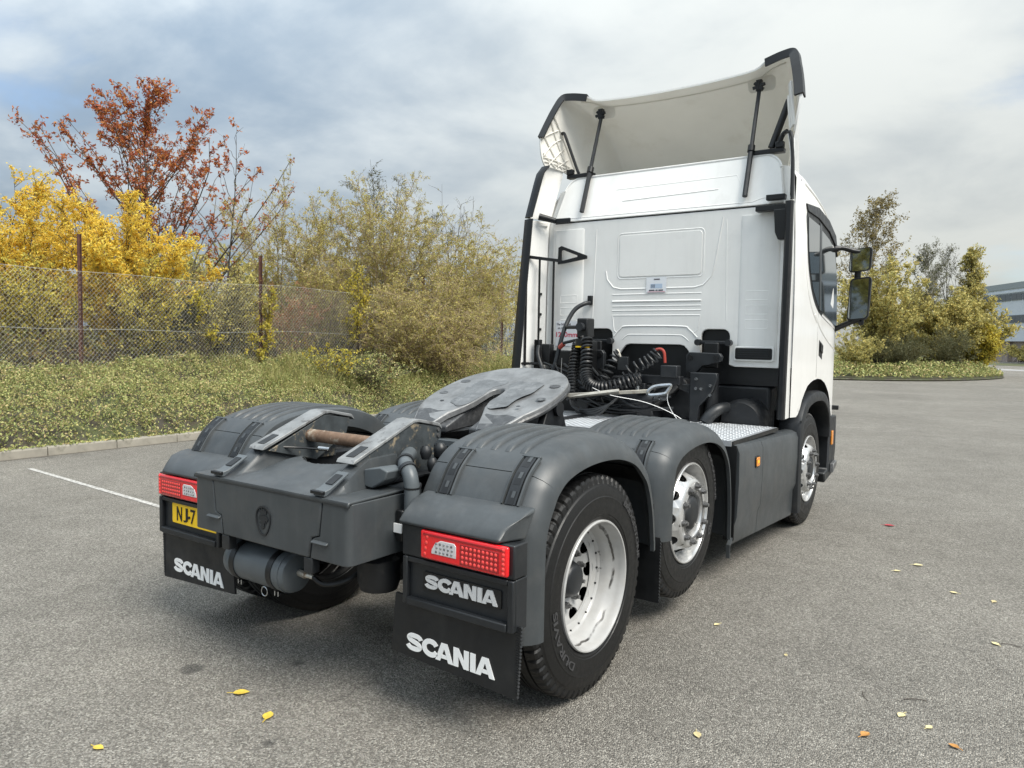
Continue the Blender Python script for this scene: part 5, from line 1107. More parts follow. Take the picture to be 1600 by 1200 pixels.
def plant(name, label, cat, base, h, rx, ry, leafmat, bark=BARK, stems=14, twigs=220, sub=3, nleaf=5000, leaf=.06, trunk=0, r0=.03, curve=.55, tmin=.3, twl=.5, droop=0., aspect=.5, lean=(0, 0), group=None, leaftop=1., bare=0., dome=.25, up=.25, seed=1, leafmin=.0):
    """multi-stemmed shrub (trunk=0) or tree whose limbs leave a trunk; returns the thing"""
    g = np.random.default_rng(seed); base = np.array(base, float); T = empty(name, tuple(base)); A = []; B = []; ra = []; rb = []
    def poly(P, r_a, r_b):
        n = len(P)-1
        for i in range(n): A.append(P[i]); B.append(P[i+1]); ra.append(r_a+(r_b-r_a)*i/n); rb.append(r_a+(r_b-r_a)*(i+1)/n)
    if trunk:
        tp = np.array([[lean[0]*t*t*h+.04*h*.3*math.sin(5*t+seed), lean[1]*t*t*h+.02*h*math.cos(4*t+seed), h*t*.97] for t in np.linspace(0, 1, 9)]); tp -= tp[0]; poly(tp, r0, r0*.12)
    stemp = []
    for i in range(stems):
        az = 2*PI*(i/stems*3.0+g.uniform(0, .3)); rad = math.sqrt(g.uniform(.03, 1)); 
        if trunk:
            t = trunk+(1-trunk)*(i+g.uniform(0, 1))/stems*.93; j = min(7, int(t*8)); p0 = tp[j]+(tp[j+1]-tp[j])*(t*8-j); ln_ = (1-t)*.85+.12
            end = p0+np.array([math.cos(az)*rx*ln_*1.15, math.sin(az)*ry*ln_*1.15, h*(up+.12*g.uniform())*ln_*1.1])
            c = p0+(end-p0)*.5+np.array([0, 0, -.04*h*ln_]); r_s = r0*.55*(1-t)+.006
        else:
            p0 = np.array([g.normal()*.12*rx, g.normal()*.12*ry, 0]); z = h*(dome+(1-dome)*math.sqrt(max(0, 1-rad**2)))*g.uniform(.78, 1.06)
            end = np.array([math.cos(az)*rx*rad, math.sin(az)*ry*rad, z]); c = np.array([end[0]*(1-curve)*.6, end[1]*(1-curve)*.6, z*.62]); r_s = r0*g.uniform(.6, 1)
        P = [(1-t)**2*p0+2*t*(1-t)*c+t*t*end+g.normal(size=3)*.012*h*t for t in np.linspace(0, 1, 7)]; poly(P, r_s, r_s*.22); stemp.append(P)
    tw = []; nst = len(stemp)
    for i in range(twigs):
        P = stemp[g.integers(nst)]; t = tmin+(1-tmin)*g.uniform()**.8; f = t*6; j = min(5, int(f)); p = P[j]+(P[j+1]-P[j])*(f-j); d = P[j+1]-P[j]; d = d/np.linalg.norm(d)
        q = g.normal(size=3); q[2] = q[2]*.5+.25-droop; q /= np.linalg.norm(q); dd = d*.75+q*.8; dd /= np.linalg.norm(dd); L_ = twl*g.uniform(.35, 1.1)*(1.15-.5*t)
        e = p+dd*L_; m_ = (p+e)/2+g.normal(size=3)*.04*L_+np.array([0, 0, .05*L_]); e = e-np.array([0, 0, droop*L_*.5]); poly([p, m_, e], .0065, .003); tw.append((p, m_, e))
        for k in range(sub):
            s0 = p+(e-p)*g.uniform(.25, .95); q = g.normal(size=3)*.7+dd; q[2] -= droop*.6; q /= np.linalg.norm(q); e2 = s0+q*L_*g.uniform(.25, .55); poly([s0, e2], .0036, .002); tw.append((s0, (s0+e2)/2, e2))
    sticks_np('trunk', base*0+np.array(A), np.array(B), np.array(ra), np.array(rb), bark, T)
    tw = np.array(tw); 
    if nleaf:
        zmax = tw[:, 2, 2].max(); w_ = np.where(tw[:, 1, 2] < zmax*leafmin, .05, 1.)*np.where(tw[:, 1, 2] > zmax*leaftop, .06, 1.); w_ /= w_.sum()
        i = g.choice(len(tw), nleaf, p=w_); t = g.uniform(.1, 1.05, nleaf)[:, None]; C = tw[i, 0]*(1-t)+tw[i, 2]*t+g.normal(size=(nleaf, 3))*leaf*.35
        leaves_np('crown', C, leaf, leafmat, T, updir=.4, aspect=aspect, droop=droop*.8+.1)
    tag(T, label, cat, group); return T
LY = leaf_mat('yellow_leaves', [(.62, .41, .05), (.75, .54, .08), (.73, .59, .13), (.56, .46, .11), (.78, .58, .08), (.65, .40, .05)], trans=.5)
LYG = leaf_mat('lime_yellow_leaves', [(.40, .36, .08), (.62, .52, .09), (.50, .46, .12), (.74, .58, .10), (.32, .32, .09)], trans=.45)
LR = leaf_mat('red_leaves', [(.20, .05, .03), (.36, .09, .04), (.44, .17, .045), (.26, .07, .04), (.46, .22, .06)], trans=.4)
LO = leaf_mat('olive_leaves', [(.24, .23, .08), (.40, .36, .11), (.32, .30, .10), (.50, .43, .13), (.36, .28, .12)])
LG = leaf_mat('green_yellow_leaves', [(.22, .22, .09), (.40, .36, .13), (.50, .42, .14), (.30, .29, .11), (.56, .44, .14)])
LDG = leaf_mat('grey_green_leaves', [(.07, .08, .04), (.12, .125, .06), (.09, .095, .05), (.16, .155, .09)])
LC = leaf_mat('groundcover_leaves', [(.06, .085, .035), (.23, .26, .09), (.38, .39, .15), (.13, .165, .055), (.46, .42, .17), (.28, .30, .11), (.18, .22, .075), (.48, .37, .19), (.33, .28, .14)], trans=.25)
LP = leaf_mat('pale_yellow_leaves', [(.42, .36, .06), (.50, .42, .07), (.32, .30, .06), (.55, .40, .05)], trans=.4)
LRU = leaf_mat('russet_leaves', [(.28, .12, .06), (.36, .18, .08), (.24, .14, .09), (.40, .25, .11)])
STRAW = leaf_mat('dry_stems', [(.22, .16, .08), (.30, .22, .11), (.16, .12, .07), (.26, .20, .12)], trans=.1)
GRS = leaf_mat('grass_blades', [(.14, .16, .05), (.22, .23, .075), (.30, .27, .11), (.17, .18, .055), (.34, .28, .14)], trans=.25)

# ------------------------------------------------------------------ low hedge of ground cover on the bank
def scatter(n, x0, x1, y0, y1, zf, lift):
    X = rng.uniform(x0, x1, n); Y = rng.uniform(y0, y1, n); Z = np.array([zf(a, b) for a, b in zip(X, Y)]); return np.stack([X, Y, Z+rng.uniform(lift[0], lift[1], n)], 1)
def thick(x, y): return .05+.16*max(0, .4+fbm(x, y, 3.4, 9))
C = scatter(190000, -10.75, -7.90, -3.5, 15.5, lambda x, y: far_z(min(x, -8.0), y)-.02, (0, .01)); gap = np.array([fbm(a, b, 4.5, 17)+.5*fbm(a, b, 11, 23) for a, b in C[:, :2]]); C = C[gap > -.22+rng.normal(size=len(C))*.12]
th = np.array([thick(a, b) for a, b in C[:, :2]]); C[:, 2] += th*rng.uniform(-.4, 1.1, len(C)); C[:, 0] += np.where(C[:, 0] > -8.3, rng.uniform(-.02, .06, len(C)), 0)
C[:, 2] = np.maximum(C[:, 2], .13)
tag(leaves_np('ground_cover', C, .040, LC, updir=1.0, aspect=.55), 'low green and yellow ground cover spreading over the bank above the kerb', 'ground cover', kind='stuff')
C = scatter(30000, -10.75, -7.95, 15.5, 33, lambda x, y: far_z(min(x, -8.0), y), (-.02, .13))
tag(leaves_np('ground_cover', C, .10, LC, updir=1.2, aspect=.55), 'ground cover on the bank running on beyond the lorry cab', 'ground cover', kind='stuff')
# small sprigs standing proud of the cover
n = 5200; P0 = scatter(n, -10.6, -8.05, -3.5, 15, lambda x, y: far_z(x, y), (0, .02)); D = rng.normal(size=(n, 3))*.5+np.array([.25, -.1, .9]); E_ = P0+unit(D)*rng.uniform(.08, .24, (n, 1))
i = rng.integers(n, size=34000); t = rng.uniform(.35, 1.05, (34000, 1)); C = P0[i]*(1-t)+E_[i]*t+rng.normal(size=(34000, 3))*.012
so_ = sticks_np('sprig_stems', P0, E_, np.full(n, .0022), np.full(n, .0012), BARKT); tag(so_, 'fine brown stems poking through the ground cover of the bank', 'stems', kind='stuff')
tag(leaves_np('sprig_leaves', C, .034, LC, updir=.5, aspect=.5), 'tiny leaves on upright sprigs over the ground cover', 'leaves', kind='stuff')
# long grass and weeds further along the bank
n = 9000; P0 = scatter(n, -10.6, -8.6, 5.6, 14.5, lambda x, y: far_z(x, y), (-.02, .02)); keep = np.array([fbm(a, b, .8, 2) > -.15+.35*max(0, (7.5-b))/2 for a, b in P0[:, :2]]); P0 = P0[keep]; n = len(P0)
D = unit(rng.normal(size=(n, 3))*.32+np.array([.1, 0, 1.])); hh = rng.uniform(.12, .36, (n, 1)); sd = unit(np.cross(D, rng.normal(size=(n, 3))))*.006; T_ = P0+D*hh+rng.normal(size=(n, 3))*np.array([.06, .06, 0.])
V = np.stack([P0-sd, P0+sd, (P0+T_)/2+sd*.8+D*.02, T_], 1).reshape(-1, 3)
tag(mesh_np('long_grass', V, np.arange(n*4).reshape(n, 4), GRS), 'rough long grass growing at the foot of the chain link fence', 'grass', kind='stuff')

# ------------------------------------------------------------------ chain link fence
FX = -10.5
FE = empty('chain_link_fence', (FX, 3.2, 1.0)); tag(FE, 'galvanised chain link fence on rusty steel posts along the bank', 'fence')
RUSTP = material('rusty_post', (.075, .032, .024), .8, var=.4, vscale=14, alt=(.14, .055, .035), amask=(.5, .65), ascale=12)
WIRE = material('fence_wire', (.46, .47, .45), .5, metal=.4)
def floc(x, y, z): return (x-FX, y-3.2, z-1.0)
for y in (-.45, 3.17, 6.80, 11.9, 15.5, 17.9):
    m = MB(); t = random.uniform(-.01, .01); a = Vector(floc(FX, y, .6)); b = Vector(floc(FX+t, y+t, 3.32))
    for w_, h_, ox, oy in ((.055, .007, 0, .024), (.007, .048, -.024, 0)):
        m.obox((a+b)/2+Vector((ox, oy, 0)), (w_, h_, (b-a).length), Matrix.Identity(3))
    m.build('fence_post', RUSTP, FE)
ymin, ymax, z0, z1 = -4.2, 18., .75, 2.70
A = []; B = []; st = .076
def sag(y): return .015*math.sin(y*1.9)+.02*math.sin(y*.83+1)
for k in range(int((ymax-ymin+2)/st)):
    for sg in (1, -1):
        y = ymin-2+k*st; nseg = 13; pts = []
        for i in range(nseg+1):
            t = i/nseg; yy = y+(t*1.95*.92 if sg > 0 else (1-t)*1.95*.92); zz = z0+(z1-z0)*t; pts.append((.02+.018*math.sin(yy*2.1+zz*1.7)+.012*math.sin(yy*5+zz*4)-.0, yy-3.2, zz+sag(yy)-1.0))
        A += pts[:-1]; B += pts[1:]
A = np.array(A); B = np.array(B); nA = len(A); tag(sticks_np('wire_mesh', A, B, np.full(nA, .0016), np.full(nA, .0016), WIRE, FE), kind='stuff')
for z in (2.70, 1.72, .95):
    m = MB(); m.tube([(.024+.01*math.sin(y*2), y-3.2, z+sag(y)-1.0) for y in np.arange(ymin, ymax, .3)], .0030, 5); m.build('line_wire', WIRE, FE)

# ------------------------------------------------------------------ planting behind the fence
GZ = lambda x, y: far_z(x, y)-.08
def at(u, d):                     # ground position along a camera ray, d metres deep
    D = fw + rt2*((u-800)/1155.9); p = CAM + D*d; return (p.x, p.y, GZ(p.x, p.y))
YG = 'yellow leaved shrubs behind the fence'
plant('yellow_shrub', 'large bright yellow shrub behind the fence, left of the tallest rusty post', 'shrub', at(25, 16.0), 4.15, 2.6, 2.0, LY, stems=34, twigs=1300, sub=4, nleaf=60000, leaf=.066, r0=.022, twl=.65, seed=2, dome=.5, tmin=.12)
plant('yellow_shrub', 'bright yellow shrub right of the tallest rusty post, in front of the red tree', 'shrub', at(195, 15.4), 3.75, 1.95, 1.7, LY, stems=32, twigs=1200, sub=4, nleaf=54000, leaf=.062, r0=.02, twl=.6, seed=3, dome=.5, tmin=.12)
plant('yellow_shrub', 'small orange yellow shrub rising behind the bigger yellow shrubs', 'shrub', at(70, 18.4), 4.3, 1.4, 1.2, LY, stems=12, twigs=260, sub=3, nleaf=5200, leaf=.06, r0=.02, twl=.6, seed=4, tmin=.3)
plant('yellow_shrub', 'low yellow green bush pressed against the wire left of the first post', 'shrub', at(45, 14.9), 2.5, 1.9, 1.0, LYG, stems=34, twigs=800, sub=4, nleaf=15000, leaf=.058, r0=.012, twl=.5, seed=91, dome=.55, tmin=.05)
plant('yellow_shrub', 'low yellow green bush pressed against the wire right of the first post', 'shrub', at(225, 15.0), 2.3, 1.5, .9, LYG, stems=30, twigs=650, sub=4, nleaf=11500, leaf=.056, r0=.012, twl=.5, seed=92, dome=.55, tmin=.05)
plant('cherry_tree', 'tall young tree with dark red autumn leaves on rising branches', 'tree', at(247, 20.5), 7.3, 3.7, 3.7, LR, stems=52, twigs=1000, sub=1, nleaf=12500, leaf=.105, trunk=.10, r0=.07, up=.62, tmin=.12, twl=.50, droop=.1, aspect=.42, seed=6)
plant('bare_sapling', 'thin nearly bare sapling with a few dark leaves beside the red tree', 'tree', at(357, 20.0), 6.7, 1.9, 1.9, LR, stems=11, twigs=34, sub=0, nleaf=220, leaf=.11, trunk=.35, r0=.045, up=.40, tmin=.3, twl=.35, seed=9)
plant('bare_shrub', 'brown twiggy shrub with sparse russet leaves right of the bare sapling', 'shrub', at(440, 20.5), 5.3, 2.6, 2.2, LO, bark=BARKT, stems=40, twigs=1000, sub=3, nleaf=15000, leaf=.06, r0=.018, twl=.7, seed=12, tmin=.2, aspect=.4)
plant('willow_shrub', 'broad tangled willow shrub of tan twigs and narrow olive leaves', 'shrub', at(600, 20.3), 5.1, 2.9, 2.6, LO, bark=BARKT, stems=50, twigs=1300, sub=4, nleaf=34000, leaf=.066, r0=.02, twl=.8, seed=14, tmin=.12, aspect=.28, droop=.22, dome=.35)
plant('willow_shrub', 'arching tan twigged willow shrub at the end of the fence beside the truck cab', 'shrub', at(725, 20.6), 4.0, 2.3, 2.1, LO, bark=BARKT, stems=40, twigs=1000, sub=4, nleaf=24000, leaf=.064, r0=.018, twl=.75, seed=15, tmin=.08, aspect=.35, droop=.35, dome=.3)
plant('willow_shrub', 'upright willow shrub with dark drooping leaf tips against the sky', 'shrub', at(600, 22.5), 6.1, 2.6, 2.2, LDG, bark=BARK, stems=30, twigs=520, sub=3, nleaf=5200, leaf=.10, r0=.022, twl=.75, seed=16, tmin=.35, aspect=.22, droop=.25)
plant('willow_shrub', 'rounded olive willow shrub behind the wire right of the second post', 'shrub', at(510, 19.6), 4.4, 2.1, 1.9, LO, bark=BARKT, stems=40, twigs=900, sub=4, nleaf=20000, leaf=.064, r0=.018, twl=.7, seed=33, tmin=.1, aspect=.32, droop=.2, dome=.4)
plant('bare_shrub', 'leafless grey shrub with curving wands behind the willow', 'shrub', at(700, 23), 5.5, 2.0, 1.8, LO, bark=BARK, stems=34, twigs=260, sub=2, nleaf=420, leaf=.07, r0=.016, twl=.7, seed=18, tmin=.3)
plant('yellow_green_shrub', 'distant yellow green shrub close to the left edge of the cab', 'shrub', at(775, 25), 4.6, 1.6, 1.6, LG, stems=20, twigs=420, sub=3, nleaf=6000, leaf=.08, r0=.02, twl=.7, seed=19, tmin=.2)
plant('yellow_green_shrub', 'yellow green shrub between the two rusty posts, just behind the wire', 'shrub', at(345, 16.2), 2.5, 1.4, 1.2, LG, stems=20, twigs=420, sub=4, nleaf=7500, leaf=.06, r0=.014, twl=.6, seed=21, tmin=.1)
plant('russet_bramble', 'reddish brown bramble low behind the wire mesh', 'shrub', at(455, 18.2), 2.2, 1.5, 1.2, LRU, bark=BARKT, stems=24, twigs=300, sub=2, nleaf=3000, leaf=.06, r0=.010, twl=.6, seed=22, tmin=.05)
plant('dark_evergreen', 'dark green rounded bush behind the wire between the posts', 'shrub', at(285, 17.4), 2.5, 1.0, 1.0, LDG, stems=20, twigs=360, sub=4, nleaf=9000, leaf=.05, r0=.016, twl=.45, seed=23, tmin=.1, dome=.5)
plant('russet_bramble', 'tangled brown bramble behind the wire below the yellow shrubs', 'shrub', at(90, 15.6), 1.3, 2.6, 1.6, LRU, bark=BARKT, stems=50, twigs=800, sub=3, nleaf=4200, leaf=.05, r0=.010, twl=.6, seed=24, tmin=.05)
plant('russet_bramble', 'brown bramble mound under the willow shrubs', 'shrub', at(560, 19.5), 1.9, 3.0, 2.0, LO, bark=BARKT, stems=60, twigs=900, sub=3, nleaf=6500, leaf=.05, r0=.010, twl=.6, seed=25, tmin=.05)
plant('climber', 'pale yellow leaved climber scrambling up the second rusty post', 'plant', at(412, 15.75), 1.9, .38, .35, LP, stems=10, twigs=90, sub=3, nleaf=1500, leaf=.06, r0=.008, twl=.30, seed=26, tmin=.1)
plant('climber', 'pale yellow leaved climber hanging in the wire past the second post', 'plant', at(560, 17.9), 2.7, .5, .4, LP, stems=12, twigs=110, sub=3, nleaf=1700, leaf=.065, r0=.008, twl=.4, seed=27, tmin=.35)
plant('climber', 'sprig of yellow leaves in the wire between the two posts', 'plant', at(318, 14.4), 1.55, .4, .3, LP, stems=6, twigs=50, sub=2, nleaf=420, leaf=.06, r0=.006, twl=.35, seed=28, tmin=.5)
plant('weed', 'small russet leaved seedling in the long grass', 'plant', at(601, 16.4), .75, .22, .22, LRU, stems=6, twigs=40, sub=2, nleaf=420, leaf=.05, r0=.006, twl=.2, seed=29)
plant('weed', 'yellow leaved bramble shoots spilling over the long grass', 'plant', at(520, 15.3), .95, 1.0, .5, LP, stems=10, twigs=80, sub=2, nleaf=600, leaf=.06, r0=.006, twl=.4, seed=30, dome=.5)
plant('willow_shrub', 'low arching willow stems spilling over the bank by the cab', 'shrub', at(690, 18.3), 2.7, 2.1, 1.5, LO, bark=BARKT, stems=50, twigs=1100, sub=4, nleaf=19000, leaf=.05, r0=.012, twl=.6, seed=31, tmin=.05, aspect=.35, droop=.4)
plant('willow_shrub', 'leafy olive shrub growing through the fence right of the second post', 'shrub', at(632, 17.7), 2.3, 1.3, 1.0, LG, bark=BARKT, stems=34, twigs=650, sub=4, nleaf=10500, leaf=.055, r0=.012, twl=.55, seed=34, tmin=.05, aspect=.4, droop=.2, dome=.45)
plant('weed', 'green leafy mound on the bank below the willow shrubs', 'plant', at(575, 15.8), .8, 1.3, .8, LC, stems=30, twigs=420, sub=3, nleaf=7000, leaf=.045, r0=.006, twl=.35, seed=35, tmin=.05, dome=.5)
# undergrowth that closes the view under the shrubs
n = 9000; P0 = scatter(n, -18, -10.9, -2, 17, lambda x, y: far_z(x, y), (-.05, .05)); D = unit(rng.normal(size=(n, 3))*.6+np.array([0, 0, .9])); E_ = P0+D*rng.uniform(.3, 1.3, (n, 1))
tag(sticks_np('undergrowth', P0, E_, np.full(n, .005), np.full(n, .003), BARK), 'tangle of dry brown stems behind the wire fence', 'undergrowth', kind='stuff')
C = scatter(42000, -18, -10.8, -2, 17, lambda x, y: far_z(x, y), (-.02, .75))
tag(leaves_np('leaf_litter', C, .07, leaf_mat('litter_leaves', [(.10, .10, .04), (.22, .17, .08), (.16, .17, .05), (.34, .28, .09), (.10, .12, .04), (.42, .34, .08)]), updir=.5, aspect=.5), 'brown and green low leaves on the ground behind the fence', 'undergrowth', kind='stuff')

# ------------------------------------------------------------------ planted bed at the far side of the car park
edge = [(-7.9, 34.2), (-6.2, 34.4), (-4.6, 35.0), (-2.8, 36.2), (-1.1, 37.9), (.1, 40), (1.0, 42.4), (1.6, 45), (1.7, 47), (1.1, 49.5), (-.5, 53), (-3, 58), (-6, 63)]
ed = [(v.x, v.y) for v in catmull([(*p, 0) for p in edge], 4)]
def bed_z(x, y): return .62+.22*fbm(x, y, .6, 4)
bp = ed + [(-20, 63), (-20, 34.2)]
m = MB(); m.prism(bp, 'z', -.02, .14); b_ = m.build('planting_bed', SOIL, smooth=0); tag(b_, kind='structure')
m = MB(); m.tube([(x, y, .06) for x, y in ed], .05, 6); kk = m.build('bed_kerb', SOIL); tag(kk, kind='structure')
def inside(x, y):
    c = False; n_ = len(bp); j = n_-1
    for i in range(n_):
        if (bp[i][1] > y) != (bp[j][1] > y) and x < (bp[j][0]-bp[i][0])*(y-bp[i][1])/(bp[j][1]-bp[i][1])+bp[i][0]: c = not c
        j = i
    return c
X = rng.uniform(-9, 2, 60000); Y = rng.uniform(34, 60, 60000); k = np.array([inside(a, b) for a, b in zip(X, Y)]); X, Y = X[k], Y[k]
Z = np.array([bed_z(a, b) for a, b in zip(X, Y)]); dd = np.array([min((a-e[0])**2+(b-e[1])**2 for e in ed[::2]) for a, b in zip(X, Y)])**.5
Z = .14+(Z)*np.clip(dd/.9, .15, 1.)*rng.uniform(.25, 1.15, len(X))
tag(leaves_np('ground_cover', np.stack([X, Y, Z], 1), .13, LC, updir=1., aspect=.5), 'clipped looking ground cover filling the far planting bed', 'ground cover', kind='stuff')
def at2(u, d): D = fw + rt2*((u-800)/1155.9); p = CAM + D*d; return (p.x, p.y, .12)
plant('birch_tree', 'tall birch with fine hanging foliage just past the mirrors', 'tree', at2(1352, 42), 9.9, 2.3, 2.3, leaf_mat('birch_leaves', [(.12, .10, .05), (.20, .16, .07), (.26, .20, .05), (.16, .14, .06)]), bark=BARKP, stems=30, twigs=620, sub=3, nleaf=6200, leaf=.14, trunk=.2, r0=.10, up=.42, tmin=.2, twl=1.0, droop=.35, seed=41, aspect=.45)
plant('golden_tree', 'yellow green bushy tree below the birch', 'tree', at2(1370, 40), 6.2, 2.7, 2.3, LG, stems=26, twigs=620, sub=4, nleaf=20000, leaf=.15, r0=.05, twl=1.1, seed=42, dome=.45, tmin=.15)
plant('grey_tree', 'thin grey green willow with open crown in the far bed', 'tree', at2(1440, 44), 7.3, 1.7, 1.7, LDG, bark=BARKP, stems=24, twigs=420, sub=3, nleaf=3000, leaf=.14, trunk=.2, r0=.06, up=.5, tmin=.25, twl=.8, seed=43, aspect=.3)
plant('grey_tree', 'bare topped grey sapling in the far bed', 'tree', at2(1473, 45), 7.2, 1.1, 1.1, LDG, bark=BARK, stems=20, twigs=240, sub=3, nleaf=900, leaf=.12, trunk=.25, r0=.05, up=.6, tmin=.3, twl=.7, seed=44, aspect=.3)
plant('poplar_tree', 'narrow green tree standing above its neighbours in the far bed', 'tree', at2(1514, 45), 7.6, 1.0, 1.0, LG, stems=34, twigs=520, sub=4, nleaf=6500, leaf=.15, trunk=.12, r0=.07, up=.35, tmin=.15, twl=.6, seed=45)
plant('golden_tree', 'wide yellow green tree at the building end of the far bed', 'tree', at2(1512, 44), 4.9, 2.0, 2.0, LG, stems=26, twigs=650, sub=4, nleaf=19000, leaf=.15, r0=.05, twl=1.0, seed=46, dome=.45, tmin=.12)
plant('golden_tree', 'olive green tree in the middle of the far bed', 'tree', at2(1462, 43), 5.0, 2.5, 2.1, LG, stems=26, twigs=600, sub=4, nleaf=18000, leaf=.15, r0=.05, twl=1.0, seed=47, dome=.4, tmin=.12)
plant('broom_bush', 'dark grey green broom bush at the front of the far bed', 'shrub', at2(1405, 38.5), 2.2, 1.5, 1.3, LDG, bark=BARKG, stems=60, twigs=700, sub=4, nleaf=7500, leaf=.10, r0=.014, twl=.6, seed=48, tmin=.1, dome=.45, aspect=.25)
plant('broom_bush', 'second dark broom bush in the far bed, towards the building', 'shrub', at2(1480, 40), 2.6, 1.35, 1.2, LDG, bark=BARKG, stems=60, twigs=700, sub=4, nleaf=7000, leaf=.10, r0=.014, twl=.6, seed=49, tmin=.1, dome=.45, aspect=.25)
plant('broom_bush', 'low yellowish bush beneath the mirrors in the far bed', 'shrub', at2(1335, 38), 2.3, 1.5, 1.3, LG, bark=BARKG, stems=40, twigs=500, sub=4, nleaf=6500, leaf=.11, r0=.014, twl=.6, seed=50, tmin=.1, dome=.45)
plant('golden_tree', 'yellowing tree between the birch and the grey willow in the far bed', 'tree', at2(1412, 44), 5.4, 2.4, 2.1, LG, stems=26, twigs=600, sub=4, nleaf=15000, leaf=.15, r0=.05, twl=1.0, seed=51, dome=.4, tmin=.12)
plant('golden_tree', 'amber leaved tree at the very end of the far bed by the road', 'tree', at2(1534, 43), 2.9, 1.1, 1.1, LP, stems=24, twigs=420, sub=4, nleaf=9000, leaf=.14, r0=.04, twl=.8, seed=52, dome=.4, tmin=.12)
# distant tree line closing the horizon
for k, (x, y, h, rx) in enumerate([(-16, 72, 7, 5), (-28, 62, 8, 6), (-40, 52, 8, 6), (-48, 38, 7, 6), (-34, 30, 6, 5), (-30, 18, 6, 5), (-40, 8, 7, 6)]):
    plant('distant_tree', ['bushy tree closing the view beyond the far bed', 'broad tree in the field behind the bank', 'olive tree in the far hedgerow', 'tree at the end of the far hedgerow', 'low tree in the scrub beyond the fence', 'round tree deep in the scrub beyond the fence', 'tree beyond the yellow shrubs on the skyline'][k], 'tree', (x, y, -.03), h, rx, rx, LO if k % 2 else LG, stems=26, twigs=420, sub=3, nleaf=9000, leaf=.24, r0=.10, twl=1.6, seed=60+k, dome=.45, tmin=.12)

# ------------------------------------------------------------------ office block beyond the trees
OB = empty('office_building', (0, 108, 0)); tag(OB, 'pale two storey office block with strip windows beyond the trees', 'building')
CLAD = material('pale_cladding', (.62, .66, .72), .6, var=.06, vscale=.6, alt=(.42, .44, .47), amask=(.6, .8), ascale=.5); PARA = material('grey_parapet', (.30, .33, .35), .6); BRICK = material('pale_brick', (.36, .30, .26), .85, var=.3, vscale=2); WGL = material('office_glass', (.05, .06, .07), .12, coat=.6); FRM = material('window_metal', (.25, .27, .29), .5)
o1 = Vector((-.7, 110, 0)); dr = Vector((3.35, -6.3, 0)).normalized(); nm_ = Vector((-dr.y*-1, 0, 0)); nm_ = Vector((dr.y, -dr.x, 0)); ang = math.atan2(dr.y, dr.x)
OB.location = tuple(o1); OB.rotation_euler = (0, 0, ang)
# local: +x along the facade towards the camera's right, -y outwards to the viewer
def ob(name, mat, x0, x1, y0, y1, z0, z1, parent=OB, bevel=0): m = MB(); m.box(x0, x1, y0, y1, z0, z1); return m.build(name, mat, parent, bevel=bevel)
XA, XB = -5, 46
ob('wall', CLAD, XA, XB, 0, 16, 2.55, 9.0); ob('parapet', PARA, XA-.1, XB+.1, -.12, 16.1, 9.0, 9.72); ob('base', BRICK, XA+.5, XB-.5, .6, 15.5, 0, 2.55); ob('string_course', CLAD, XA-.05, XB+.05, -.1, -.001, 8.5, 8.72)
for z0, z1 in ((7.55, 8.42), (4.78, 5.75)):
    for k in range(20):
        x0 = XA+1+k*2.45; wn_ = ob('window', FRM, x0, x0+2.3, -.08, -.002, z0, z1); ob('pane', WGL, x0+.06, x0+1.12, -.10, -.081, z0+.06, z1-.06, wn_); ob('pane', WGL, x0+1.18, x0+2.24, -.10, -.081, z0+.06, z1-.06, wn_)
for k in range(9): ob('pier', BRICK, XA+2+k*5.4, XA+2.5+k*5.4, .1, .599, 0, 2.549)
m = MB(); m.tube([(5.2, 3, 9.7), (5.2, 3, 11.6)], .05, 6); m.build('mast', FRM, OB)
ob('door', WGL, 8, 9.8, .5, .599, 0, 2.2)
plant('verge_shrub', 'grey green shrub in front of the office block', 'shrub', at2(1595, 84), 2.0, 2.4, 2, LG, stems=30, twigs=300, sub=3, nleaf=3500, leaf=.2, r0=.03, twl=.8, seed=70)
plant('verge_shrub', 'yellowish low shrub on the verge before the office block', 'shrub', at2(1640, 80), 1.6, 3.2, 2, LG, stems=30, twigs=300, sub=3, nleaf=3500, leaf=.2, r0=.03, twl=.8, seed=71)
vg = sheet('verge', [(-3, 86), (6, 79), (22, 70), (26, 74), (2, 95), (-3, 96)], .02, GRASSG)
sheet('service_road', [(-1.5, 66), (18, 54), (19, 57), (-.5, 70)], .004, material('pale_road', (.30, .295, .29), .85, var=.1, vscale=1))

# trees across the road behind the viewpoint: they show in the mirror glass
for k, (x, y, h, rx) in enumerate([(-14, -38, 8, 5), (-6, -40, 7, 5), (1, -37, 8.5, 5), (9, -41, 7.5, 5)]):
    plant('roadside_tree', ['wide green tree across the road, first of a row', 'lower olive tree in the row across the road', 'tallest tree of the row across the road', 'end tree of the row across the road'][k], 'tree', (x, y, -.03), h, rx, rx, LDG if k % 2 else LO, stems=20, twigs=300, sub=3, nleaf=4000, leaf=.4, r0=.10, twl=1.6, seed=80+k, dome=.4, tmin=.1)

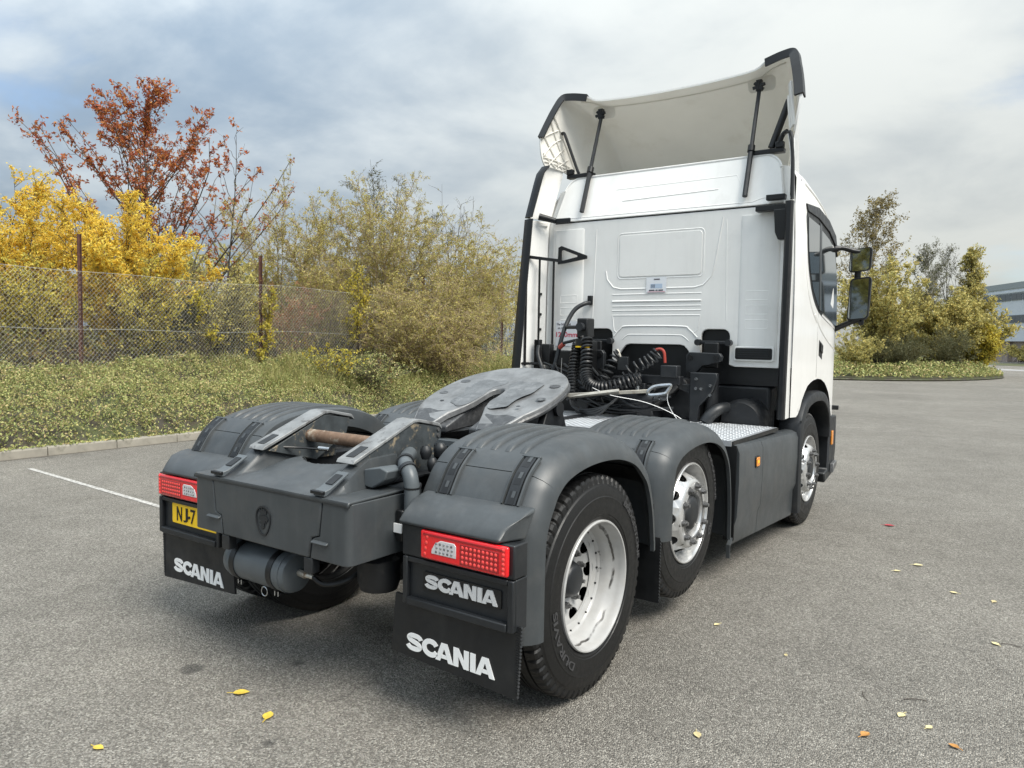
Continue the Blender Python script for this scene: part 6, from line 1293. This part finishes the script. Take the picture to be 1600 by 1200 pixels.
# ------------------------------------------------------------------ fallen leaves
LM = {c: material('leaf_'+c, v, .6, var=.2, vscale=60) for c, v in {'yellow': (.60, .43, .06), 'pale': (.60, .52, .28), 'orange': (.42, .20, .05), 'red': (.35, .03, .04), 'straw': (.50, .42, .22)}.items()}
def fallen(x, y, size, c, label, group=None, rot=0, curl=.25):
    m = MB(); prof = [(-.5, 0), (-.36, .20), (-.1, .34), (.18, .27), (.38, .12), (.52, 0)]; rows = []
    for t, w_ in prof: rows.append([(t*size, k*w_*size, .004+curl*size*(abs(k)*w_*.9+t*t*.5)) for k in (-1, -.5, 0, .5, 1)])
    m.loft(rows, closed=False, caps=False); m.bar((-.5*size, 0, .006+curl*size*.12), (-.85*size, .08*size, .006), .003, .002)
    o = m.build('fallen_leaf', LM[c], smooth=60); o.location = (x, y, .001); o.rotation_euler = (0, 0, rot); tag(o, label, 'leaf', group); return o
G_ = 'fallen leaves scattered on the asphalt'
fallen(-.099, -.982, .075, 'yellow', 'curled yellow leaf on the asphalt behind the truck, beside the air tank side', G_, .8)
fallen(.174, -1.039, .070, 'yellow', 'flat broad yellow leaf on the asphalt just behind the rear cover', G_, 2.2)
fallen(-.152, -1.596, .050, 'yellow', 'small folded yellow leaf alone on the asphalt well behind the truck', G_, .3)
fallen(2.316, .363, .055, 'orange', 'curled orange brown leaf on the asphalt beside the rear wheel', G_, 1.2, .5)
fallen(2.631, .486, .045, 'orange', 'small tan orange leaf on the asphalt out from the rear wheel', G_, 2.7, .4)
fallen(1.835, 4.517, .09, 'red', 'red leaf on the asphalt level with the front wheel', G_, .4)
for x, y, s_ in ((1.382, 1.183, .045), (2.417, .645, .05), (2.531, .601, .04), (1.74, -.067, .05), (2.202, 3.282, .07), (2.093, 3.02, .05), (2.471, 2.721, .05), (2.701, 2.683, .05), (2.733, 1.866, .05), (1.826, .99, .03)):
    fallen(x, y, s_, random.choice(['pale', 'straw', 'pale']), 'small pale dry leaf lying on the asphalt on the skirt side of the truck', 'pale leaves on the asphalt', random.uniform(0, 6))
for x, y, s_ in ((2.9, 6.5, .07), (-4.6, 2.2, .08), (-3.0, 1.9, .06), (3.3, 11, .09)):
    fallen(x, y, s_, random.choice(['straw', 'orange', 'pale']), 'small brownish leaf far out on the car park asphalt', 'far leaves on the asphalt', random.uniform(0, 6))
# thin dry twigs
for x, y, a in ((2.45, .85, .5), (2.25, .75, 2.0), (2.8, 1.9, .1), (-.2, -1.9, 1.0)):
    m = MB(); m.tube(catmull([(-.05, 0, .004), (0, .008, .005), (.05, -.004, .004)], 4), .0018, 5); o = m.build('twig', BARK); o.location = (x, y, 0); o.rotation_euler = (0, 0, a); tag(o, 'thin dry twig lying on the asphalt', 'twig', 'twigs on the asphalt')
